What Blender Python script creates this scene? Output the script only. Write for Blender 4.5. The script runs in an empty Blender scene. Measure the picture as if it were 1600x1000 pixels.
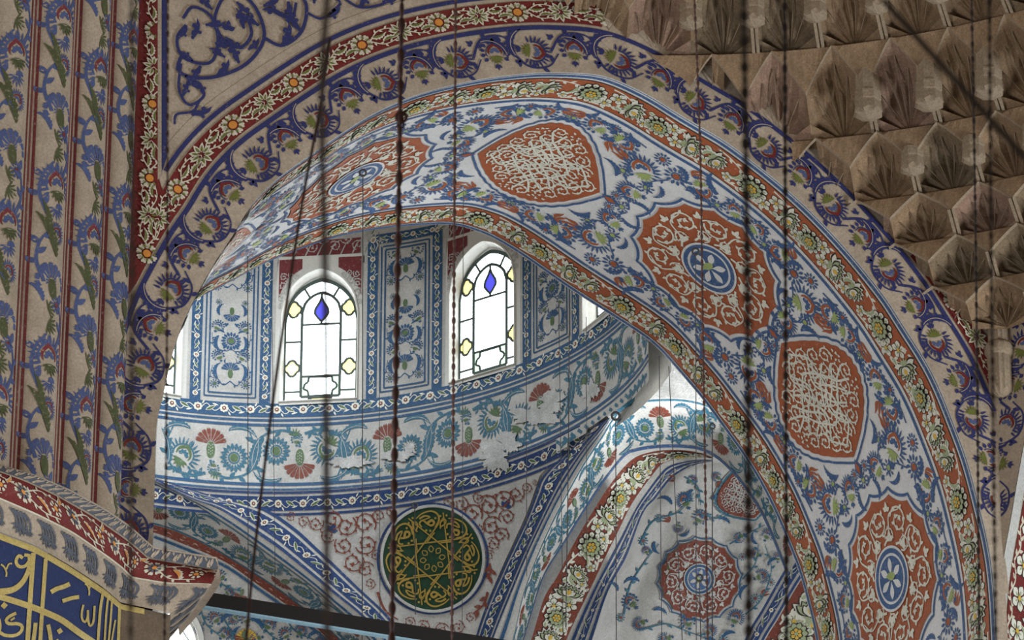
import bpy, math, random
import numpy as np
from mathutils import Vector
random.seed(7)
PI = math.pi
R_ = math.radians
SC = bpy.context.scene
COL = SC.collection

# ---------------------------------------------------------------- camera
PSI, THETA, FPX, DIST = R_(22), R_(27), 8000.0, 60.0
FH = np.array([math.sin(PSI), math.cos(PSI), 0.0])          # horizontal view direction
RT = np.array([math.cos(PSI), -math.sin(PSI), 0.0])
ZZ = np.array([0, 0, 1.0])
FW = FH*math.cos(THETA)+ZZ*math.sin(THETA)
UP = -FH*math.sin(THETA)+ZZ*math.cos(THETA)
CAM = np.array([0, 0, 28.8])-DIST*FW
cd = bpy.data.cameras.new('camera')
cd.sensor_width = 36; cd.lens = 180; cd.clip_end = 400
cd.dof.use_dof = True; cd.dof.focus_distance = 61.0; cd.dof.aperture_fstop = 7.0
cam = bpy.data.objects.new('camera', cd); COL.objects.link(cam)
cam.location = CAM; cam.rotation_euler = (PI/2+THETA, 0, -PSI)
SC.camera = cam

# ---------------------------------------------------------------- light
w = bpy.data.worlds.new('world'); SC.world = w; w.use_nodes = True
bg = w.node_tree.nodes['Background']
bg.inputs[0].default_value = (1.0, 0.93, 0.84, 1); bg.inputs[1].default_value = 0.18
SC.view_settings.view_transform = 'Standard'; SC.view_settings.look = 'None'
SC.view_settings.gamma = 1; SC.view_settings.exposure = 0.12
SC.view_settings.use_curve_mapping = False

def area(name, loc, target, size, power, col=(1, 1, 1)):
    l = bpy.data.lights.new(name, 'AREA'); l.shape = 'RECTANGLE'
    l.size, l.size_y = size; l.energy = power; l.color = col
    o = bpy.data.objects.new(name, l); COL.objects.link(o)
    o.location = loc
    o.rotation_euler = (Vector(target)-Vector(loc)).to_track_quat('-Z', 'Y').to_euler()
    return o
# daylight of the exedra's upper windows (above the far rim, hidden by the arch)
area('exedra_daylight', (-2.0, 6.0, 33.6), (-2.5, 9.5, 26.5), (3.5, 3.0), 300, (0.86, 0.94, 1.0))
# soffit lamps added for brightness, then daylight from the dome's window ring
area('nave_fill_low', (-22, -16, 9), (2, 3, 29), (9, 9), 3900, (0.96, 0.98, 1.0))  # added lamp, low on the left, to light up the soffit
area('exedra_side_fill', (5.6, 4.45, 30.0), (-4, 2, 29.4), (.5, .8), 230, (.93, .97, 1.0))  # small lamp added out of view to brighten the left soffit
area('right_fill', (24, -17, 12), (-3, 2, 29.5), (8, 8), 7500, (0.90, 0.96, 1.0))  # lamp added on the right, lifts the left stretch of the soffit
area('dome_window_light', (-9, -20, 40), (4, 0, 30), (8, 5), 480, (1.0, 0.84, 0.66))

# ---------------------------------------------------------------- rays and traces
def ray(px, py):
    px = np.asarray(px, float)[..., None]; py = np.asarray(py, float)[..., None]
    return FW+RT*(px-800)/FPX+UP*(500-py)/FPX
def proj(P):
    d = np.asarray(P)-CAM; z = d@FW
    return 800+FPX*(d@RT)/z, 500-FPX*(d@UP)/z
def on_Y(px, py, Y=0.0):
    r = ray(px, py); return CAM+r*((Y-CAM[1])/r[..., 1:2])
def on_Z(px, py, Z):
    r = ray(px, py); return CAM+r*((Z-CAM[2])/r[..., 2:3])
def on_plane(px, py, p0, n):
    r = ray(px, py); return CAM+r*(((np.asarray(p0)-CAM)@n)/(r@n))[..., None]
def smooth(pts, n=200):
    """Catmull-Rom through the points, resampled evenly by length"""
    p = np.asarray(pts, float)
    e = np.vstack([2*p[0]-p[1], p, 2*p[-1]-p[-2]]); out = []
    for i in range(len(p)-1):
        a, b, c, d = e[i:i+4]
        t = np.linspace(0, 1, 12, endpoint=False)[:, None]
        out.append(.5*((2*b)+(-a+c)*t+(2*a-5*b+4*c-d)*t**2+(-a+3*b-3*c+d)*t**3))
    out.append(p[-1:]); q = np.vstack(out)
    L = np.r_[0, np.cumsum(np.linalg.norm(np.diff(q, axis=0), axis=1))]
    s = np.linspace(0, L[-1], n)
    return np.stack([np.interp(s, L, q[:, k]) for k in range(q.shape[1])], 1), L[-1]
def blur1(a, k):
    for _ in range(k):
        b = a.copy(); b[1:-1] = (a[:-2]+2*a[1:-1]+a[2:])/4; a = b
    return a

# ---------------------------------------------------------------- materials
M = {}
def mat(name, col, rough=.75, wear=.0, wcol=(.55, .5, .43), var=.25, bump=.25, scale=1.0, metal=0, spec=.35, blot=0.0):
    m = bpy.data.materials.new(name); m.use_nodes = True; nt = m.node_tree; N = nt.nodes; L = nt.links
    b = N['Principled BSDF']; b.inputs['Roughness'].default_value = rough; b.inputs['Metallic'].default_value = metal
    b.inputs['Specular IOR Level'].default_value = spec
    tc = N.new('ShaderNodeTexCoord')
    def noise(sc, det=4, r=.6):
        n = N.new('ShaderNodeTexNoise'); n.inputs['Scale'].default_value = sc*scale
        n.inputs['Detail'].default_value = det; n.inputs['Roughness'].default_value = r
        L.new(tc.outputs['Object'], n.inputs['Vector']); return n.outputs[0]
    def ramp(src, a, b_, c0, c1):
        r = N.new('ShaderNodeValToRGB'); r.color_ramp.elements[0].position = a; r.color_ramp.elements[1].position = b_
        r.color_ramp.elements[0].color = (c0,)*3+(1,); r.color_ramp.elements[1].color = (c1,)*3+(1,)
        L.new(src, r.inputs[0]); return r.outputs[0]
    def mix(f, a, b_, mode='MIX'):
        x = N.new('ShaderNodeMix'); x.data_type = 'RGBA'; x.blend_type = mode
        for s, v in ((0, f), (6, a), (7, b_)):
            if hasattr(v, 'links') or hasattr(v, 'is_linked'): L.new(v, x.inputs[s])
            elif s == 0: x.inputs[0].default_value = v
            else: x.inputs[s].default_value = tuple(v)+(1,) if len(v) == 3 else v
        return x.outputs[2]
    n1 = noise(38, 5, .75); n2 = noise(2.2, 5, .65)
    c = mix(1.0, col, ramp(n1, .25, .75, 1-var, 1+var*.55), 'MULTIPLY')
    c = mix(1.0, c, ramp(n2, .3, .7, 1-var*.55, 1+var*.3), 'MULTIPLY')
    if wear > 0:
        c = mix(ramp(noise(24, 6, .8), .60-.12*wear, .70, 0, min(1, .35+wear)), c, wcol)
    if blot > 0:
        c = mix(ramp(noise(.9, 6, .7), .52, .66, 0, blot), c, tuple(x*.45 for x in col))
    L.new(c, b.inputs['Base Color'])
    if bump:
        bp = N.new('ShaderNodeBump'); bp.inputs['Strength'].default_value = bump; bp.inputs['Distance'].default_value = .012
        L.new(noise(16, 6, .7), bp.inputs['Height']); L.new(bp.outputs[0], b.inputs['Normal'])
    M[name] = m; return m
def glow(name, col, strength):
    m = bpy.data.materials.new(name); m.use_nodes = True; b = m.node_tree.nodes['Principled BSDF']
    b.inputs['Base Color'].default_value = (*col, 1); b.inputs['Roughness'].default_value = .2
    b.inputs['Emission Color'].default_value = (*col, 1); b.inputs['Emission Strength'].default_value = strength
    M[name] = m; return m
WF = (.50, .40, .30)
# face of the great arch and pier (aged, warm plaster)
mat('plaster_warm', (.43, .345, .26), .85, blot=.3, var=.4)
mat('navy', (.024, .028, .12), .7, .12, WF); mat('crimson', (.15, .014, .012), .7, .08, WF)
mat('olive', (.13, .14, .028), .7, .25, WF); mat('ivory', (.60, .54, .42), .75, .1, (.3, .2, .12))
mat('amber', (.62, .24, .04), .7, .1, WF); mat('periwinkle', (.07, .095, .22), .7, .2, WF)
mat('moss', (.075, .085, .032), .7, .3, WF); mat('oxblood', (.18, .03, .035), .7, .3, WF)
mat('slate', (.085, .095, .12), .75, .35, WF)
# soffit
WS = (.70, .70, .68)
mat('plaster_white', (.70, .70, .69), .42, var=.22, spec=.5, bump=.45)
mat('cobalt', (.045, .105, .25), .45, .3, WS, spec=.5); mat('terracotta', (.37, .095, .033), .45, .12, WS, spec=.5)
mat('leaf_green', (.34, .42, .14), .45, .2, WS, spec=.5); mat('cream', (.72, .71, .60), .45, .05, WS, spec=.5)
mat('sage', (.36, .42, .24), .45, .1, WS, spec=.5); mat('yolk', (.66, .42, .06), .45, .1, WS, spec=.5)
mat('ink', (.035, .025, .02), .6, .1, WS); mat('sky_blue', (.13, .30, .52), .45, .3, WS, spec=.5)
# exedra
WD = (.60, .60, .57)
mat('plaster_cool', (.52, .51, .48), .7, var=.35, blot=.2); mat('azure', (.018, .082, .19), .6, .25, WD)
mat('royal', (.018, .05, .16), .6, .2, WD); mat('teal', (.032, .135, .205), .6, .35, WD)
mat('fern', (.085, .15, .06), .6, .25, WD); mat('rust', (.20, .048, .028), .65, .25, WD)
mat('blush', (.50, .30, .24), .65, .2, WD); mat('plaster_bare', (.62, .62, .60), .8, var=.55, bump=1.0, blot=.45, scale=1.6)
mat('bottle_green', (.013, .05, .024), .5, .1, (.1, .16, .1)); mat('gilt', (.42, .28, .06), .45, .1, (.3, .2, .05), metal=.2)
# stone, metal
mat('stone', (.29, .188, .108), .9, .35, (.36, .27, .18), var=.55, bump=1.0, blot=.65, scale=1.3)
mat('stone_rose', (.29, .18, .125), .9, .35, (.36, .27, .18), var=.55, bump=1.0, blot=.5, scale=1.1); mat('stone_dark', (.21, .15, .09), .9, .35, (.3, .22, .15), var=.55, bump=1.0, blot=.6)
mat('stone_light', (.31, .235, .16), .9, .3, (.30, .2, .12), var=.45, bump=.9, blot=.2)
mat('stone_pier', (.17, .125, .085), .9, .2, (.25, .2, .15), var=.4, bump=.6)
mat('panel_blue', (.022, .038, .12), .6, .2, (.08, .12, .3), var=.3); mat('gold', (.62, .47, .16), .5, .45, (.78, .68, .38), metal=.15, var=.35)
mat('iron', (.035, .022, .017), .6, .2, (.12, .06, .04)); mat('rusty', (.075, .03, .022), .7, .3, (.16, .08, .05))
mat('wire', (.05, .045, .045), .6); mat('rope_grey', (.13, .10, .085), .8)
mat('beam_dark', (.012, .010, .010), .6, .1, (.04, .03, .03)); mat('beam_blue', (.30, .48, .58), .6)
mat('frame_white', (.66, .65, .60), .6, var=.15); mat('came', (.05, .075, .065), .5)
glow('pane_white', (.90, .96, 1.0), 5.0); glow('pane_yellow', (1.0, .80, .30), 1.25)
glow('pane_blue', (.10, .10, .85), .7); glow('pane_green', (.62, .85, .62), 1.1); glow('pane_cyan', (.2, .7, .95), .9)

# ---------------------------------------------------------------- objects
def link(o, parent=None):
    COL.objects.link(o)
    if parent is not None: o.parent = parent
    return o
class MB:
    def __init__(s): s.v = []; s.f = []; s.m = []; s.mats = []; s.n = 0; s.sm = []
    def mi(s, m):
        if m not in s.mats: s.mats.append(m)
        return s.mats.index(m)
    def add(s, v, faces, m, smooth_=False):
        v = np.asarray(v, float).reshape(-1, 3); k = s.mi(m)
        s.v.append(v); s.f += [tuple(i+s.n for i in f) for f in faces]
        s.m += [k]*len(faces); s.sm += [smooth_]*len(faces); s.n += len(v)
    def grid(s, P, m, smooth_=True, keep=None):
        a, b = P.shape[:2]; F = []
        for i in range(a-1):
            for j in range(b-1):
                if keep is not None and not keep(i, j): continue
                F.append((i*b+j, (i+1)*b+j, (i+1)*b+j+1, i*b+j+1))
        s.add(P.reshape(-1, 3), F, m, smooth_)
    def weld(s):
        V = np.vstack(s.v); key = {}; idx = []; out = []
        for p in V:
            k = tuple(np.round(p, 4))
            if k not in key: key[k] = len(out); out.append(p)
            idx.append(key[k])
        F = []; Mx = []; S_ = []
        for f, m, g in zip(s.f, s.m, s.sm):
            q = [idx[i] for i in f]; q = [a for i, a in enumerate(q) if a != q[i-1]]
            if len(set(q)) >= 3 and len(set(q)) == len(q): F.append(tuple(q)); Mx.append(m); S_.append(g)
        used = sorted({i for f in F for i in f}); re_ = {a: b for b, a in enumerate(used)}
        s.v = [np.array([out[i] for i in used])]; s.f = [tuple(re_[i] for i in f) for f in F]; s.m = Mx; s.sm = S_
    def build(s, name, parent=None):
        me = bpy.data.meshes.new(name)
        V = np.vstack(s.v); org = V.mean(0) if parent is None else np.zeros(3)
        me.from_pydata((V-org).tolist(), [], s.f)
        for m in s.mats: me.materials.append(M[m])
        me.polygons.foreach_set('material_index', s.m); me.polygons.foreach_set('use_smooth', s.sm)
        me.update(); o = bpy.data.objects.new(name, me); o.location = org
        return link(o, parent)
def tag(o, label=None, cat=None, group=None, kind=None):
    for k, v in (('label', label), ('category', cat), ('group', group), ('kind', kind)):
        if v: o[k] = v
    return o
def empty(name, loc=(0, 0, 0)):
    o = bpy.data.objects.new(name, None); o.location = loc; o.empty_display_size = .2
    return link(o)
def adopt(parent, child):
    child.parent = parent; child.matrix_parent_inverse = parent.matrix_basis.inverted()

# ---------------------------------------------------------------- surfaces that carry painted ornament
class Surf:
    """grid of points; (s, w) in metres; painted shapes sit a hair above the grid"""
    def __init__(s, P, S, W, inside):
        s.P = P; s.S = S; s.W = W
        du = np.gradient(P, axis=0); dv = np.gradient(P, axis=1)
        n = np.cross(du, dv); n /= (np.linalg.norm(n, axis=2, keepdims=True)+1e-12)
        sg = np.sign(np.sum(n*(np.asarray(inside)-P), axis=2, keepdims=True)); s.N = n*sg
    def __call__(s, x, y, h=0.0):
        a, b = s.P.shape[:2]
        u = np.clip(np.asarray(x)/s.S, 0, 1)*(a-1); v = np.clip(np.asarray(y)/s.W, 0, 1)*(b-1)
        i = np.minimum(u.astype(int), a-2); j = np.minimum(v.astype(int), b-2)
        fu = (u-i)[..., None]; fv = (v-j)[..., None]
        def L(G): return (G[i, j]*(1-fu)*(1-fv)+G[i+1, j]*fu*(1-fv)+G[i, j+1]*(1-fu)*fv+G[i+1, j+1]*fu*fv)
        return L(s.P)+L(s.N)*h
HL = .004
def paint(mb, surf, items, keep=None, base=1):
    """items: (complex points, material, layer, kind) -> faces on the surface"""
    for ix, (pts, m, lay, kind) in enumerate(items):
        q = surf(pts.real, pts.imag, HL*(lay+base)+(ix % 17)*.00021)
        if kind == 's':                                     # strip: 2 x n points
            n = q.shape[1]; F = [(i, i+1, n+i+1, n+i) for i in range(n-1)]
            if keep is not None:
                x, y = proj(q); F = [f for f in F if keep(x.reshape(-1)[list(f)], y.reshape(-1)[list(f)])]
            mb.add(q.reshape(-1, 3), F, m)
        elif kind == 'r':                                   # rings of a big fill
            a, n = q.shape[:2]; F = [(i*n+j, (i+1)*n+j, (i+1)*n+(j+1) % n, i*n+(j+1) % n) for i in range(a-1) for j in range(n)]
            if keep is not None:
                x, y = proj(q); F = [f for f in F if keep(x.reshape(-1)[list(f)], y.reshape(-1)[list(f)])]
            mb.add(q.reshape(-1, 3), F, m)
        else:
            if keep is not None:
                x, y = proj(q)
                if not keep(x, y): continue
            mb.add(q, [tuple(range(len(q)))], m)

# ---------------------------------------------------------------- motif drawing (complex plane, motif points up)
def E(a): return np.exp(1j*a)
def xf(items, pos=0, sc=1.0, rot=0.0, mir=False, lay=0, sub=None, sx=1.0):
    o = []
    for p, m, l, k in items:
        q = np.conj(p)*-1 if mir else p                      # mirror across the vertical axis
        q = q*sc*E(rot)
        if sx != 1.0: q = q.real*sx+1j*q.imag
        o.append((q+pos, (sub or {}).get(m, m), l+lay, k))
    return o
def poly(p, m, l=0): return [(np.asarray(p, complex), m, l, 'p')]
def strip(c, wd, m, l=0):
    c = np.asarray(c, complex); d = np.gradient(c); d /= np.abs(d)+1e-12; n = 1j*d
    wd = np.broadcast_to(np.asarray(wd, float), c.shape)
    return [(np.stack([c+n*wd/2, c-n*wd/2]), m, l, 's')]
def curve(pts, n=24):
    p = np.asarray([[z.real, z.imag] for z in pts], float); q, _ = smooth(p, n); return q[:, 0]+1j*q[:, 1]
def leaf(m, L=1.0, w_=.2, pos=0, ang=PI/2, l=0, n=9, k=.8):
    t = np.linspace(0, 1, n); h = w_*np.sin(PI*t**k)
    p = np.r_[t*L+1j*h, (t*L-1j*h)[-2:0:-1]]
    return poly(p*E(ang)+pos, m, l)
def disc(m, r, pos=0, l=0, n=12):
    if n > 20: return fill(m, r*E(np.linspace(0, 2*PI, n, endpoint=False))+pos, l, 6)
    return poly(r*E(np.linspace(0, 2*PI, n, endpoint=False))+pos, m, l)
def fill(m, outline, l=0, rings=7, c=None):
    o = np.asarray(outline, complex); c = o.mean() if c is None else c
    return [(np.stack([c+(o-c)*t for t in np.linspace(.001, 1, rings)]), m, l, 'r')]
def ring(m, r0, r1, pos=0, l=0, n=40, a0=0, a1=2*PI):
    t = np.linspace(a0, a1, n+1); return [(np.stack([pos+r0*E(t), pos+r1*E(t)]), m, l, 's')]
def saz(m, L=2.0, curv=1.8, w_=.24, n=8, l=0, vein=None):
    N = n*3+1; t = np.linspace(0, 1, N); c = np.cumsum(E(PI/2+curv*(t-.15)))*L/N
    d = np.gradient(c); d /= np.abs(d); nn = 1j*d
    h = w_*np.sin(PI*np.clip(t, 0, 1)**.75)+.01
    tooth = 1+.45*(((np.arange(N) % 3)/2.0)-.4)
    o = c-nn*h*tooth; i_ = c+nn*h*.55
    it = [(np.stack([o, i_]), m, l, 's')]
    if vein: it += strip(c[2:-3], w_*.16, vein, l+1)
    return it
def crescent(m, r=.5, th=.12, a=1.9, l=0, tip=.12, n=17):
    t = np.linspace(-a, a, n); k = np.cos(t/a*PI/2)**.5
    bump = tip*np.exp(-(t/.22)**2)
    return [(np.stack([(r+th*k+bump)*E(PI/2-t), (r+bump*.5)*E(PI/2-t)]), m, l, 's')]
def jag(m, l=0, n=7, r0=.34, r1=.62, pos=-.22j, spread=1.25, a0=-PI/2):
    p = []
    for i in range(n):
        a = a0+(i/(n-1)-.5)*2*spread; rr = r1*(1-.18*abs(i/(n-1)-.5)*2)
        p += [rr*.72*E(a-.13), rr*E(a+.02), rr*.70*E(a+.12)]
        if i < n-1: p.append(r0*.9*E(a+spread/(n-1)))
    p = [.10*E(a0-spread)]+p+[.10*E(a0+spread)]
    return poly(np.asarray(p)+pos, m, l)
def bud(m, l=0, pos=0, s=.3, ang=-PI/2):
    it = []
    for a in (-.75, 0, .75): it += leaf(m, s*(1.0 if a == 0 else .85), s*.22, pos, ang+a, l)
    return it
def lotus(B='cobalt', R='terracotta', G='leaf_green', spiky=True, B2=None):
    it = []; B2 = B2 or B
    n = 17 if spiky else 11
    for i in range(n):
        a = (i/(n-1)-.5)*2*2.2; d = E(PI/2-a)
        it += leaf(B, .42 if spiky else .33, .062 if spiky else .115, .60*d, PI/2-a+(.25 if spiky else 0)*(1 if a > 0 else -1), 0, 6, .6 if spiky else .9)
    it += ring(B, .545, .64, a0=PI/2-2.0, a1=PI/2+2.0, n=22) if spiky else ring(B, .52, .575, a0=PI/2-2.0, a1=PI/2+2.0, n=18)
    it += crescent(R, .355, .16, 1.95, 0)
    for a in (-1.35, -.68, 0, .68, 1.35): it += leaf(B2, .27, .085, .06*E(PI/2-a), PI/2-a, 0, 7, 1.2)
    it += jag(G, 1); it += bud(B, 0, -.78j, .38)
    return it
def sunflower(B='azure', G='fern', n=14, r=1.0, cream=None):
    it = []
    for i in range(n):
        a = 2*PI*i/n; it += leaf(B, .52*r, .12*r, .42*r*E(a), a, 0, 7, 1.1)
    it += disc(G, .27*r, 0, 0, 14) + ring(B, .30*r, .40*r, n=18)
    if cream: it += disc(cream, .11*r, 0, 1)
    return it
def daisy(B, G, n=8, r=1.0):
    it = []
    for i in range(n):
        a = 2*PI*i/n
        it += poly(np.array([.5*E(a-.22), .9*E(a-.28), 1.0*E(a-.12), .9*E(a), 1.0*E(a+.12), .9*E(a+.28), .5*E(a+.22)])*r, B, 0)
    return it+disc(G, .36*r)
def tulip(Rm='terracotta', l=0):
    it = []
    for s in (-1, 1):
        c = curve([0, s*.26+.2j, s*.30+.62j, s*.42+1.0j], 9)
        it += strip(c, np.array([.05, .16, .24, .26, .24, .2, .14, .08, .01]), Rm, l)
    return it+leaf(Rm, .95, .10, .05j, PI/2, l)
def carnation(Rm='rust', G='fern', n=7, spread=1.15, line=None):
    it = []
    for i in range(n):
        a = PI/2+(i/(n-1)-.5)*2*spread; w_ = spread/(n-1)*.88
        it += poly([.30j+.18*E(a-w_*.6), .30j+.70*E(a-w_), .30j+.80*E(a-w_*.5), .30j+.72*E(a-w_*.2), .30j+.83*E(a), .30j+.72*E(a+w_*.2), .30j+.80*E(a+w_*.5), .30j+.70*E(a+w_), .30j+.18*E(a+w_*.6)], Rm)
    o = curve([-.10+.42j, -.21+.12j, -.15-.25j, -.34j, .15-.25j, .21+.12j, .10+.42j], 16)
    it += poly(o, G, 1)
    if line:
        for y in (-.18, -.04, .1, .24):
            for x in (-.09, 0, .09): it += disc(line, .028, x+1j*(y+(.05 if x else 0)), 2, 5)
    return it
def stem(pts, m, wd=.05, l=0, thorns=0, n=26, taper=True):
    c = curve(pts, n); t = np.linspace(0, 1, n)
    it = strip(c, wd*(1-.55*t) if taper else wd, m, l)
    for k in range(thorns):
        i = int((k+1)/(thorns+1)*(n-1)); d = c[i]-c[i-1]; a = np.angle(d)
        it += leaf(m, wd*3.2, wd*.75, c[i], a+(.8 if k % 2 else -.8), l, 6)
    return it
def trefoil(m, r=.2, pos=0, ang=PI/2, l=0):
    it = leaf(m, r, r*.26, pos, ang, l, 6)
    for s in (-1, 1): it += leaf(m, r*.72, r*.24, pos, ang+s*1.0, l, 6)
    return it
def scroll(m, r=1.0, turns=1.25, wd=.13, leaves=6, l=0, tref=.42):
    """spiral tendril with curled leaves inside and out"""
    t = np.linspace(0, 1, 26); a = -PI/2+2*PI*turns*t; rr = r*(1-.72*t**1.1); c = rr*E(a)
    it = strip(c, wd*.72*r*(1-.35*t), m, l)+trefoil(m, r*.40, c[-1], a[-1]+2.0, l)
    n = leaves+1
    for k in range(n):
        i = 2+int(k/n*21); out = k % 2
        b = a[i]+(.75 if out else PI-.75)
        it += leaf(m, tref*.62*r, tref*.20*r, c[i], b, l, 6, .7)+leaf(m, tref*.42*r, tref*.17*r, c[i], b+(.9 if out else -.9), l, 6, .8)
    return it
def peony(kind=0):
    """white blossoms of the terracotta bands: dark outline, cream petals, green shading, yellow heart"""
    it = []
    if kind == 0:                                            # full rosette
        for l0, n, r0, r1, w_, c in ((0, 12, .55, 1.0, .20, 'cream'), (4, 10, .18, .66, .17, 'sage'), (6, 6, .05, .36, .13, 'yolk')):
            it += ring('ink', 0.01, r1*.9, l=l0, n=18)
            for i in range(n):
                a = 2*PI*i/n
                it += leaf('ink', r1-r0+.04, w_*1.12, r0*.95*E(a), a, l0+1, 7, 1.5)+leaf(c, r1-r0-.02, w_*.86, r0*E(a), a, l0+2, 7, 1.5)
                if c == 'cream': it += leaf('sage', .22, .07, (r0+.08)*E(a), a, l0+3, 6, 1.2)
        it += disc('sage', .10, 0, 9)
    elif kind == 1:                                          # pointed lotus
        for l0, n, L0, w_, sp, c in ((0, 9, 1.05, .20, 1.75, 'cream'), (3, 7, .80, .17, 1.25, 'sage'), (6, 5, .58, .15, .85, 'cream')):
            for i in range(n):
                a = PI/2+(i/(n-1)-.5)*2*sp
                it += leaf('ink', L0+.07, w_*1.25, -.25j, a, l0, 8, 1.2)+leaf(c, L0-.02, w_*.88, -.22j, a, l0+1+(i % 2)*.5, 8, 1.2)
        it += leaf('yolk', .42, .16, -.12j, PI/2, 9, 8, 1.0)
        for a in (-2.4, -1.9, -1.2, -.7): it += leaf('sage', .5, .10, -.25j, a, 2)
    elif kind == 2:                                          # small open blossom
        for i in range(5):
            a = 2*PI*i/5+.3
            it += leaf('ink', 1.0, .42, .05*E(a), a, 0, 8, 1.5)+leaf('cream', .92, .34, .06*E(a), a, 1, 8, 1.5)+leaf('sage', .45, .09, .15*E(a), a, 2, 5)
        it += disc('yolk', .2, 0, 3, 8)
    elif kind == 3:                                          # feathered crescent leaf
        it += [(p, m, l_, k) for p, m, l_, k in saz('ink', 2.2, 2.3, .40, 8, 0)]
        it += saz('cream', 2.15, 2.3, .32, 8, 1)+saz('sage', 1.95, 2.3, .17, 6, 2)
    elif kind == 4:                                          # bud
        it += leaf('ink', 1.15, .42, -.55j, PI/2, 0)+leaf('cream', 1.02, .34, -.5j, PI/2, 1)+leaf('sage', .7, .15, -.45j, PI/2, 2)
    return it
def band_border(L, W, bands, y0=0.0, n=None):
    """plain stripes: (w0, w1, material, layer)"""
    it = []; n = n or max(8, int(L/.1)); x = np.linspace(0, L, n)
    for a, b, m, l in bands: it.append((np.stack([x+1j*(y0+a), x+1j*(y0+b)]), m, l, 's'))
    return it
def rosette_vine(L, yc, hw, per=.34, flower='cream', heart='rust', lf='fern', off=0.0, l=2, line='cream'):
    """white vine with small rosettes and leaves on a blue stripe"""
    it = []; k = 0; x = off
    while x < L:
        c = x+1j*yc
        for i in range(8): it += disc(flower, hw*.26, c+hw*.50*E(i*PI/4), l+1, 7)
        it += disc(heart, hw*.36, c, l+2, 8)+disc(flower, hw*.15, c, l+3, 6)
        s = 1 if k % 2 else -1
        it += strip(curve([c+hw*.6, c+per*.35+1j*s*hw*.7, c+per*.62-1j*s*hw*.5, c+per-hw*.6], 12), hw*.13, line, l)
        it += leaf(line, per*.46, hw*.34, c+per*.30-1j*s*hw*.5, s*.5, l)+leaf(lf, per*.38, hw*.2, c+per*.33-1j*s*hw*.47, s*.5, l+1)
        it += leaf(line, per*.26, hw*.15, c+per*.55+1j*s*hw*.75, -s*.3, l)+leaf(line, per*.2, hw*.13, c+hw*.7+1j*s*hw*.55, s*1.1, l)
        k += 1; x += per
    return it

# ================================================================ THE GREAT ARCH: traced rims
NE = [(238, 1150), (238, 1000), (238, 880), (240, 800), (242, 750), (245, 660), (255, 618), (264, 576), (275, 534), (290, 495), (302, 471), (320, 437), (341, 401), (362, 371),
      (392, 322), (431, 281), (479, 246), (525, 214), (575, 182), (620, 160), (664, 144), (710, 132), (755, 123), (800, 117), (850, 113), (900, 114), (929, 116),
      (952, 121), (984, 134), (1023, 154), (1054, 174), (1098, 200), (1131, 219), (1176, 252), (1229, 295), (1275, 338), (1318, 384), (1352, 424), (1386, 468),
      (1414, 512), (1446, 562), (1466, 601), (1484, 645), (1510, 714), (1528, 780), (1546, 857), (1554, 923), (1558, 1000), (1562, 1080), (1565, 1200)]
FE = [(90, 1300), (92, 1150), (98, 1000), (110, 880), (130, 790), (168, 690), (228, 575), (262, 515), (302, 470), (326, 457), (350, 445), (410, 413), (440, 400), (500, 378),
      (535, 368), (570, 361), (624, 354), (690, 350), (720, 353), (744, 361), (763, 368), (800, 389), (840, 416), (888, 450), (944, 486), (1000, 522), (1030, 546), (1060, 580),
      (1096, 622), (1129, 667), (1162, 713), (1189, 757), (1212, 803), (1230, 846), (1248, 892), (1262, 943), (1275, 1000), (1283, 1080), (1290, 1200), (1292, 1320)]
FARY = 4.0
ne3, LNE = smooth(on_Y(*np.array(NE, float).T, 0.0), 420)
fe3, LFE = smooth(on_Y(*np.array(FE, float).T, FARY), 420)
ne3 = blur1(ne3, 6); fe3 = blur1(fe3, 6)
def near_t(path, px, py):
    x, y = proj(path); return np.argmin((x-px)**2+(y-py)**2)/(len(path)-1)
KEYS = [((238, 1150), (90, 1300)), ((240, 870), (98, 1080)), ((245, 660), (112, 870)), ((302, 471), (168, 690)), ((362, 371), (228, 575)), ((431, 281), (302, 470)),
        ((525, 214), (395, 420)), ((620, 160), (490, 381)), ((710, 132), (570, 361)), ((850, 113), (682, 350)), ((930, 116), (755, 365)), ((984, 134), (805, 393)),
        ((1098, 200), (912, 465)), ((1210, 280), (1015, 532)), ((1318, 384), (1108, 638)), ((1402, 492), (1175, 735)), ((1479, 637), (1234, 860)),
        ((1530, 795), (1273, 1003)), ((1556, 960), (1288, 1150)), ((1565, 1200), (1292, 1320))]
kn = np.array([near_t(ne3, *a) for a, b in KEYS]); kf = np.array([near_t(fe3, *b) for a, b in KEYS])
NU, NV = 420, 60
tn = np.linspace(kn[0], kn[-1], NU); tf = np.interp(tn, kn, kf)
for _ in range(60): tf[1:-1] = (tf[:-2]+2*tf[1:-1]+tf[2:])/4
def at(path, t):
    x = np.clip(t, 0, 1)*(len(path)-1); i = np.minimum(x.astype(int), len(path)-2); f = (x-i)[:, None]
    return path[i]*(1-f)+path[i+1]*f
A_, B_ = at(ne3, tn), at(fe3, tf)
v = np.linspace(0, 1, NV)[None, :, None]
SP = A_[:, None]*(1-v)+B_[:, None]*v
mid = (A_+B_)/2; SLEN = float(np.linalg.norm(np.diff(mid, axis=0), axis=1).sum()); SW = 4.3
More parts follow.
